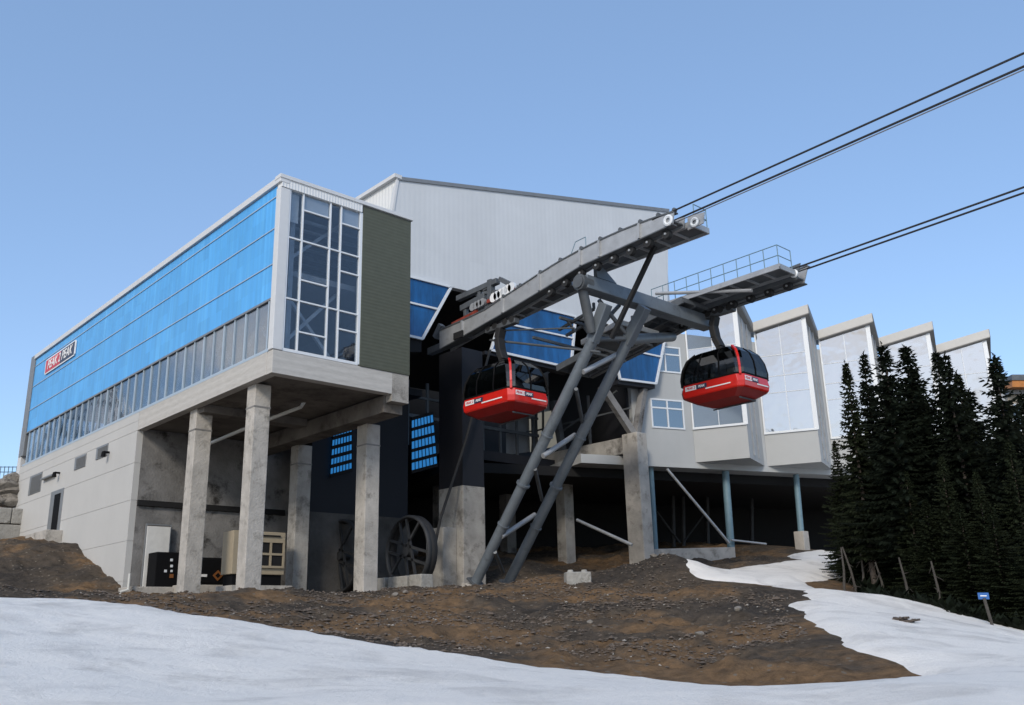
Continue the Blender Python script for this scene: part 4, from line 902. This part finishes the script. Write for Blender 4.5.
q=onx((128,592),X0-.4); b=MB(); z=hz(q.x,q.y); b.path([(q.x-.35,q.y,z-.1),(q.x-.35,q.y,z+.12),(q.x,q.y,z+.22),(q.x,q.y,z+.95)],.06); tag(b.build('vent_pipe','pvc',None,smooth=True),'white bent pipe sticking out of the dirt at the foot of the white wall corner','pipe')
# spare sheaves
def wheel(cp,X,r,lab):
    P=onx(cp,X); Wh=empty('sheave_wheel',(P.x,P.y,P.z-r),lab,'wheel','spare sheave wheels under the station')
    MB().ring(P,(1,0,0),r,.09,44,8,w=.13).build('rim','wheel',Wh,smooth=True)
    MB().ring(P+Vector((.3,0,0)),(1,0,0),r-.02,.10,44,8,w=.2).build('tread','rubber',Wh,smooth=True)
    MB().cyl(P-Vector((.15,0,0)),P+Vector((.45,0,0)),.22,n=18).build('hub','wheel',Wh,smooth=True)
    for k in range(3):
        for s in (-.28,.28):
            a=math.pi*k/3+.25; u=Vector((0,math.cos(a),math.sin(a))); v=Vector((0,-math.sin(a),math.cos(a))); L=math.sqrt(r*r-s*s)*.99
            if k==2 and s>0: continue
            MB().bar(P+v*s-u*L,P+v*s+u*L,.12,.1,up=(1,0,0)).build('spoke','wheel',Wh)
    return P
Pw=wheel((408,552),26.6,1.68,'large open spoked wheel leaning by the concrete pier')
wheel((341,556),26.2,1.8,'dark spoked wheel half hidden behind the front right column')
def blk(P,w,d,h,lab,grp,ang=0,name='concrete_block',studs=True):
    e=empty(name,P,lab,'concrete block',grp); e.rotation_euler.z=ang; P=Vector(P)
    b=MB().box(P.x-w/2,P.x+w/2,P.y-d/2,P.y+d/2,P.z,P.z+h); b.build('block_body','block',e,.04)
    if studs:
        b=MB()
        for k in (-.28,.28): b.cyl((P.x+k*w,P.y,P.z+h),(P.x+k*w,P.y,P.z+h+.09),.13,.10,n=12)
        b.build('stud','block',e)
    return e
for k,(px,py,w) in enumerate(((385,582,.9),(403,582,1.5),(421,582,.9))):
    P=onx((px,588),25.8); blk((P.x,P.y,hz(P.x,P.y)+.05),.7,w,.75,['small rough concrete block left of the spoked wheel','long pale concrete block under the spoked wheel','short concrete block between the spoked wheel and the pier'][k],'blocks propping the spoked wheel',studs=False)
P=hit(578,588,33,60); P=onr((578,589),37.5); blk((P.x,P.y,hz(P.x,P.y)+.0),1.0,.6,.5,'grey studded concrete block lying alone on the dirt in front of the middle column',None,-.6)
P=onr((689,563),44)
# cable hanging beside the pier
a=onx((489,352),28.0); tag(MB().path([ony((490,350),35.5),ony((466,440),35.6),ony((440,520),35.75),ony((433,556),35.9)],.07,8).build('hanging_cable','rubber',None,smooth=True),'thick black cable hanging from the track down past the concrete pier','cable')
# ------------------------------------------------------------------ retaining wall, rocks, railing, panel at far left
yw=64.0
rows=[(508,3),(523,3),(534,2)]
zt_=ony((0,507),yw).z; bh=1.02; n=0
locs={0:'top course',1:'middle course',2:'bottom course'}
for r_ in range(3):
    for k in range(4):
        xr=ony((44,520),yw).x-.1-(r_%2)*.9; x=xr-1.85*k
        if x-1.8<ony((-25,520),yw).x-2: continue
        e=empty('retaining_block',(x-.9,yw,zt_-bh*(r_+1)),'grey block, %s of the retaining wall, %s the metal sheet'%(locs[r_],['right beside','second from','third from','fourth from'][k]),'concrete block','blocks of the retaining wall')
        dx=random.uniform(-.02,.02); dy=random.uniform(-.05,.05)
        o=MB().box(x-1.8+dx,x+dx,yw+dy,yw+1+dy,zt_-bh*(r_+1)+.03,zt_-bh*r_-.02).build('block_body','block',e,.06)
def boulder(P,sx,sy,sz,seed,name='boulder'):
    bm=bmesh.new(); bmesh.ops.create_icosphere(bm,subdivisions=3,radius=1); rr=random.Random(seed); pl=[(Vector((rr.gauss(0,1),rr.gauss(0,1),rr.gauss(0,1))).normalized(),rr.uniform(.62,.9)) for _ in range(14)]
    for v in bm.verts:
        for n,d in pl:
            k=v.co.dot(n)
            if k>d: v.co-=n*(k-d)
        v.co=Vector((v.co.x*sx,v.co.y*sy,v.co.z*sz))
    me=bpy.data.meshes.new(name); bm.to_mesh(me); bm.free(); me.materials.append(M['rock']); o=bpy.data.objects.new(name,me); COL.objects.link(o); o.location=P; o.rotation_euler=(rr.uniform(-.2,.2),rr.uniform(-.2,.2),rr.uniform(0,3)); return o
for k,(px,py,s,lab) in enumerate([(3,487,.9,'tan boulder at the left edge above the retaining wall'),(15,489,1.0,'big pale boulder on top of the pile above the retaining wall'),(10,500,.9,'dark boulder low in the pile above the retaining wall'),(22,482,.6,'small rounded boulder near the white wall end'),(23,499,.75,'boulder lowest to the right in the pile'),(1,500,.7,'boulder at the left edge just over the top course'),(13,478,.55,'small grey boulder at the crest of the pile')]):
    P=ony((px,py),yw+2.2); tag(boulder(P,s*1.2,s,s*.7,k+5),lab,'boulder','boulders above the retaining wall')
a=ony((38,505),yw-.6); c=ony((47,541),yw-.6); MB0=MB().box(a.x,c.x,yw-.6,yw-.5,c.z-.5,a.z); tag(MB0.build('metal_sheet','galv',None),'upright grey metal sheet between the block wall and the white wall','metal sheet')
MB1=MB(); pz=ony((20,535),yw-2)
for k in range(4): MB1.prism([ony((2+k*8,530+k),yw-2),ony((14+k*7,527+k),yw-2),ony((18+k*7,541),yw-2),ony((0+k*8,544),yw-2)],(0,-.12,0))
# site railing on the hill
b=MB()
for k in range(7):
    P=ony((-8+k*4,473),75); b.cyl(P-Vector((0,0,.8)),P+Vector((0,0,.5)),.03,n=6)
b.cyl(ony((-10,467),75),ony((20,467),75),.03,n=6); b.cyl(ony((-10,472),75),ony((20,472),75),.03,n=6)
tag(b.build('guard_rail','blue_steel',None),'thin pale blue guard rail on the hill beside the far end of the wing','railing')
# mound of rubble near footing + scattered larger stones
rk=random.Random(11)
stones=[((95,634-40),22),((590,617),28),((645,650),24),((581,607),31),((405,594),33.5),((395,594),33.4),((462,597),33),((478,599),32.5),((700,640),25),((740,628),28),((520,645),23),((610,636),25),((120,601),33),((100,599),33),((664,571),41),((672,565),42),((655,573),40.5),((680,562),43)]
for k,((px,py),D) in enumerate(stones):
    P=onr((px,py),D); s=rk.uniform(.06,.14); z=float(zdirt(np.array([[P.x]]),np.array([[P.y]]))[0,0])
    o=boulder((P.x,P.y,z+s*.3),s*1.3,s,s*.7,k+40,'stone'); tag(o,'pale loose stone lying on the brown dirt bank','stone','loose stones on the dirt bank')
# gravel: countless pebbles
def pebbles(name,N,smin,smax,mt,poly,seed):
    rs=np.random.RandomState(seed); vs=[];fs=[]; cnt=0
    t=[(1,0,0),(-1,0,0),(0,1,0),(0,-1,0),(0,0,1),(0,0,-1)]; tf=[(0,2,4),(2,1,4),(1,3,4),(3,0,4),(2,0,5),(1,2,5),(3,1,5),(0,3,5)]
    X=rs.uniform(2,50,N*6); Y=rs.uniform(12,48,N*6); s=sdist(X,Y,dirt_poly); cl=fbm(X,Y,.35,3); k=(s>.1)&(np.hypot(X,Y)<47)&(cl+rs.rand(len(X))*.6>.35); X,Y=X[k][:N],Y[k][:N]; Z=zdirt(X[None,:],Y[None,:])[0]
    for x,y,z in zip(X,Y,Z):
        q=rs.uniform(smin,smax)*(1+1.3*rs.rand()**6); a=rs.uniform(0,6); ca,sa=math.cos(a),math.sin(a); b0=len(vs)
        for v in t:
            w=rs.uniform(.6,1.2); u=(v[0]*1.3*q*w,v[1]*q*w,v[2]*.6*q*w); vs.append((x+u[0]*ca-u[1]*sa,y+u[0]*sa+u[1]*ca,z+.2*q+u[2]))
        fs+=[tuple(i+b0 for i in f) for f in tf]
    me=bpy.data.meshes.new(name); me.from_pydata(vs,[],fs); me.materials.append(M[mt]); o=bpy.data.objects.new(name,me); COL.objects.link(o); return o
M['peb_dark']=mat('dark_pebble',(.11,.085,.065),.9,var=.4,vscale=.9); M['peb_pale']=mat('pale_pebble',(.36,.33,.29),.9,var=.3,vscale=.9)
tag(pebbles('gravel',24000,.02,.055,'peb_dark',None,1),'dark broken gravel and clods strewn over the brown dirt','gravel',kind='stuff')
tag(pebbles('pale_gravel',1500,.015,.04,'peb_pale',None,2),'scattered pale pebbles on the brown dirt','gravel',kind='stuff')
# ------------------------------------------------------------------ trees
def fir(hgt,rad,bare,seed,mt='needles',lean=0):
    rad*=1.7; rr=random.Random(seed); T=empty('fir_tree',(0,0,0),'x','fir tree'); n=9
    tr=MB(); pts=[Vector((lean*(k/n)**1.5*hgt*.05+rr.uniform(-.02,.02),rr.uniform(-.03,.03),hgt*k/n)) for k in range(n+1)]
    for k in range(n): tr.cyl(pts[k],pts[k+1],.16*hgt/10*(1-k/(n+.3)),.16*hgt/10*(1-(k+1)/(n+.3)),n=8,cap=False)
    for k in range(9):
        z=rr.uniform(.3,bare+.8); a=rr.uniform(0,6.3); L=rr.uniform(.4,1.0); tr.cyl((0,0,z),(math.cos(a)*L,math.sin(a)*L,z-.1-rr.random()*.3),.02,.006,n=4)
    tr.build('trunk','bark',T,smooth=True)
    vs=[];fs=[]
    def leaf(p,d,sd,L,w):
        b0=len(vs); vs.extend([p-sd*w,p+sd*w,p+d*L*.6+sd*w*.8,p+d*L,p+d*L*.6-sd*w*.8]); fs.append((b0,b0+1,b0+2,b0+3,b0+4))
    z=bare
    while z<hgt-.05:
        f=(z-bare)/(hgt-bare); env=rad*((1-f)**1.0)*1.06*(1-.35*max(0,.15-f)/.15)+.06; nb=max(5,int(12-5*f))
        irr=rr.uniform(.72,1.15)
        for j in range(nb):
            a=2*math.pi*(j+rr.random())/nb; L=env*irr*rr.uniform(.6,1.18); 
            if rr.random()<.07: continue
            dx=Vector((math.cos(a),math.sin(a),0)); side=Vector((-dx.y,dx.x,0)); droop=(-.15-.35*(1-f)) if f<.85 else .35
            base=Vector((pts[min(n,int(z/hgt*n))].x,0,z)); m_=max(2,int(L/.13))
            for q in range(m_):
                u=(q+.5)/m_; p=base+dx*(L*u)+Vector((0,0,droop*L*u+.28*L*u*u))
                for s in (-1,1):
                    wl=(.18+.26*L*(1-u))*rr.uniform(.6,1.25); dd=(dx*.75+side*s*1.0+Vector((0,0,rr.uniform(-.55,.1)))).normalized(); leaf(p,dd,dx*.5+Vector((0,0,.5)),wl,.065)
                if rr.random()<.6: leaf(p,(dx+Vector((0,0,-.7-rr.random()*.5))).normalized(),side,.18+.1*rr.random(),.06)
            p=base+dx*L+Vector((0,0,droop*L+.28*L)); leaf(p,(dx+Vector((0,0,.25))).normalized(),side,.16,.05)
        z+=.17+.13*(1-f)*rr.random()
    b0=len(vs)
    for k in range(8): a=k*.8; leaf(Vector((pts[-1].x,0,hgt-.3+.05*k)),Vector((math.cos(a)*.5,math.sin(a)*.5,.6)).normalized(),Vector((-math.sin(a),math.cos(a),0)),.16,.03)
    MB().add(vs,fs).build('crown',mt,T); me=[o for o in COL.objects if o.parent==T]
    return T
protos=[fir(10,1.25,2.0,1),fir(10,1.0,1.8,2,'needles_b'),fir(10,1.5,1.3,3),fir(10,1.15,2.6,4),fir(10,1.6,.6,5,'needles_b')]
# (pixel x of the tip, pixel y of the tip, ground distance, prototype, width factor, label)
TREES=[(845,362,41,1,.8,'slender fir at the left end, tip in front of the third glass bay'),
 (863,352,42,0,.75,'narrow fir second from the left end of the group'),
 (882,344,40,0,1.05,'tall fir in front of the valley between the third and fourth roofs'),
 (904,345,41,0,1.1,'tall fir in front of the fourth glass bay'),
 (935,352,41,3,.75,'thin fir whose tip stands at the valley before the last roof'),
 (944,353,40,0,.9,'fir just right of the thin one before the last glass bay'),
 (956,372,41,1,.9,'lower fir filling in the middle of the last glass bay'),
 (993,354,39,2,.95,'broad dense fir at the right end of the pale building'),
 (1020,392,42,2,.95,'fir at the right edge in front of the beige lodge'),
 (834,440,45,4,.75,'short bushy fir nearest to the building stilts'),
 (858,430,44,4,.85,'short bushy fir under the slender left one'),
 (890,400,46,2,1.1,'wide fir behind the two tall ones on the left'),
 (922,410,45,4,1.05,'wide fir filling the gap below the fourth roof'),
 (970,425,44,4,1.1,'bushy fir left of the broad right one'),
 (1008,440,37,4,.9,'bushy young fir in front at the right edge behind the blue sign'),
 (940,455,38,4,.85,'low fir at the front of the group above the snow edge'),
 (905,470,39,4,.8,'low fir behind the snow edge with bare trunks below'),
 (975,470,37,4,.8,'low olive fir behind the snow edge left of the blue sign'),
 (1040,400,40,2,1.1,'fir cut off by the right edge'),
 (872,475,42,4,1.0,'low dark fir between the pale trunks'),
 (1000,400,48,2,1.2,'fir standing behind the broad right one'),
 (950,400,49,2,1.2,'fir standing behind the thin pair'),(925,425,50,2,1.3,'rearmost fir in the middle of the group'),(880,430,52,2,1.3,'rearmost fir towards the stilts'),
 (850,480,43,4,1.3,'low spreading fir with its skirt on the ground nearest the stilts'),(895,500,41,4,1.4,'low spreading fir between the grey trunks'),
 (925,500,38,4,1.3,'low spreading fir behind the tallest bare trunk'),(958,500,36.5,4,1.3,'low spreading fir under the thin pair at the wood edge'),
 (990,505,35.5,4,1.3,'low spreading fir directly behind the blue sign'),(1026,500,34.5,4,1.3,'low spreading fir cut by the right edge'),
 (912,370,47,3,1.2,'fir peering between the two tall ones and the fourth roof'),(968,390,46,0,1.3,'fir between the thin pair and the broad right one')]
used_p=set()
for k,(px,py,D,pi,wf,lab) in enumerate(TREES):
    P=onr((px,py),D); g=hz(P.x,P.y); h=P.z-g
    if pi in used_p: t=copy_tree(protos[pi])
    else: t=protos[pi]; used_p.add(pi)
    t.location=(P.x,P.y,g-.05); sc=h/10; t.scale=(sc*wf*1.05,sc*wf*1.05,sc); t.rotation_euler.z=random.uniform(0,6.2); t['label']=lab; t['group']='firs beside the glass bays'
# dark brush under trees, dead pale trunks
def trunk(px,py,D,lean,h,lab):
    D+=2.6; h*=.95; py+=6
    P=onr((px,py),D); g=hz(P.x,P.y); b=MB(); top=Vector((P.x,P.y,g-.1))+Vector((0,0,h))+CR*lean; base=Vector((P.x,P.y,g-.1)); b.cyl(base,base.lerp(top,.5)+CR*.05,.055,.045,n=8); b.cyl(base.lerp(top,.5)+CR*.05,top,.045,.03,n=8)
    rr=random.Random(int(px)); 
    for k in range(7):
        q=base.lerp(top,rr.uniform(.08,.95)); a=rr.uniform(0,6.3); L=rr.uniform(.1,.35); b.cyl(q,q+Vector((math.cos(a)*L,math.sin(a)*L,rr.uniform(-.35,.1))),.018,.005,n=4)
    tag(b.build('bare_trunk','deadwood',None,smooth=True),lab,'tree trunk','bare pale trunks at the edge of the wood')
trunk(845,594,36,.1,1.9,'leftmost straight pale trunk at the snow edge'); trunk(858,594,36.5,-.35,2.0,'pale trunk leaning left beside the leftmost one'); trunk(864,592,38,.1,1.7,'thin dark trunk just right of the leaning one'); trunk(886,598,37,-.2,1.6,'grey trunk second group, left of the brown pair')
trunk(911,608,34,-.15,1.9,'brown pale trunk in the middle of the wood edge'); trunk(943,615,33,-.1,1.9,'pale trunk with spread roots left of the blue sign')
def brush():
    rs=random.Random(5); vs=[];fs=[]
    for k in range(1500):
        px=rs.uniform(862,1060); D=rs.uniform(33.5,50); P=onr((px,600),D); 
        crest=np.interp(px,[860,885,930,985,1024,1060],[38,35.5,34,32,31,30])
        if D<crest: continue
        g=hz(P.x,P.y); L=rs.uniform(.25,.9)
        for q in range(9):
            a=rs.uniform(0,6.3); d=Vector((math.cos(a),math.sin(a),rs.uniform(.3,1.6))).normalized()*L*rs.uniform(.5,1); sd=Vector((-math.sin(a),math.cos(a),0))*.07; b0=len(vs); c=Vector((P.x,P.y,g-.05)); vs.extend([c-sd,c+sd,c+d*.7+sd*1.4,c+d,c+d*.7-sd*1.4]); fs.append((b0,b0+1,b0+2,b0+3,b0+4))
    tag(MB().add(vs,fs).build('undergrowth','needles',None),'dark low scrub and twigs under the firs','undergrowth',kind='stuff')
brush()
# blue sign on a post
P=onr((984,598),32.5); g=hz(P.x,P.y); BSg=empty('trail_sign',(P.x,P.y,g),'small blue sign on a leaning wooden post in front of the firs','sign')
b=MB(); b.cyl(Vector((P.x,P.y,g-.2))+CR*.15,Vector((P.x,P.y,P.z)),.05,n=8); b.build('post','deadwood',BSg)
c=Vector((P.x,P.y,P.z+.08)); MB().slab(c-CR*.17-Vector((0,0,.12)),CR*.34,cf*.03,Vector((0,0,.2))).build('sign_board','blue_sign',BSg,.01)
MB().slab(c-CR*.11-Vector((0,0,.03))-cf*.012,CR*.2,cf*.01,Vector((0,0,.03))).build('white_band','white',BSg)
# debris on the snow
for px,py,D,lab in ((900,627,26.5,'dark twig scrap lying on the snow, left piece'),(911,629,26.3,'dark twig scrap lying on the snow, longer right piece')):
    P=onr((px,py),D); z=float(zsnow(np.array([[P.x]]),np.array([[P.y]]))[0,0]); b=MB()
    for k in range(7): a=random.uniform(0,6.3); b.bar((P.x+random.uniform(-.15,.15),P.y+random.uniform(-.15,.15),z+.02),(P.x+math.cos(a)*.25,P.y+math.sin(a)*.25,z+.06),.05)
    tag(b.build('twig_scrap','bark',None),lab,'debris')
# ------------------------------------------------------------------ light
w=bpy.data.worlds.new('World'); SC.world=w; w.use_nodes=True; N=w.node_tree.nodes; L=w.node_tree.links
SUN_EL,SUN_AZ=R(30),R(-122)   # azimuth measured clockwise from +Y: low sun on the left
sk=N.new('ShaderNodeTexSky'); sk.sky_type='NISHITA'; sk.sun_disc=False; sk.sun_elevation=SUN_EL; sk.sun_rotation=SUN_AZ; sk.altitude=600; sk.dust_density=1.0; sk.ozone_density=2.2; sk.air_density=1.0
bg=N['Background']; bg.inputs[1].default_value=.15; mxs=N.new('ShaderNodeMix'); mxs.data_type='RGBA'; mxs.inputs[0].default_value=.5; L.new(sk.outputs[0],mxs.inputs[6]); mxs.inputs[7].default_value=(1.0,1.60,2.62,1)
# broken pale cloud in the western half of the sky, behind the viewer (seen only mirrored in the windows)
tcw=N.new('ShaderNodeTexCoord'); cn=N.new('ShaderNodeTexNoise'); cn.inputs['Scale'].default_value=2.6; cn.inputs['Detail'].default_value=8; mpw=N.new('ShaderNodeMapping'); mpw.inputs['Scale'].default_value=(1,1,3.2)
L.new(tcw.outputs['Generated'],mpw.inputs[0]); L.new(mpw.outputs[0],cn.inputs[0]); cr_=N.new('ShaderNodeMapRange'); cr_.inputs[1].default_value=.44; cr_.inputs[2].default_value=.62; L.new(cn.outputs[0],cr_.inputs[0])
sxw=N.new('ShaderNodeSeparateXYZ'); L.new(tcw.outputs['Generated'],sxw.inputs[0]); mk=N.new('ShaderNodeMapRange'); mk.inputs[1].default_value=-.12; mk.inputs[2].default_value=-.45; mk.inputs[3].default_value=0; mk.inputs[4].default_value=.85; L.new(sxw.outputs[0],mk.inputs[0])
mm=N.new('ShaderNodeMath'); mm.operation='MULTIPLY'; L.new(cr_.outputs[0],mm.inputs[0]); L.new(mk.outputs[0],mm.inputs[1])
mxc=N.new('ShaderNodeMix'); mxc.data_type='RGBA'; L.new(mm.outputs[0],mxc.inputs[0]); L.new(mxs.outputs[2],mxc.inputs[6]); mxc.inputs[7].default_value=(4.1,3.95,3.85,1); L.new(mxc.outputs[2],bg.inputs[0])
sd=bpy.data.lights.new('sun','SUN'); sd.energy=1.25; sd.angle=R(12); sd.color=(1,.91,.78); so=bpy.data.objects.new('sun',sd); COL.objects.link(so)
dv=Vector((math.sin(SUN_AZ)*math.cos(SUN_EL),math.cos(SUN_AZ)*math.cos(SUN_EL),math.sin(SUN_EL))); so.rotation_euler=dv.to_track_quat('Z','Y').to_euler()
SC.view_settings.view_transform='Standard'; SC.view_settings.look='None'; SC.view_settings.gamma=1; SC.view_settings.exposure=.79
SC.render.engine='CYCLES'; SC.cycles.max_bounces=6
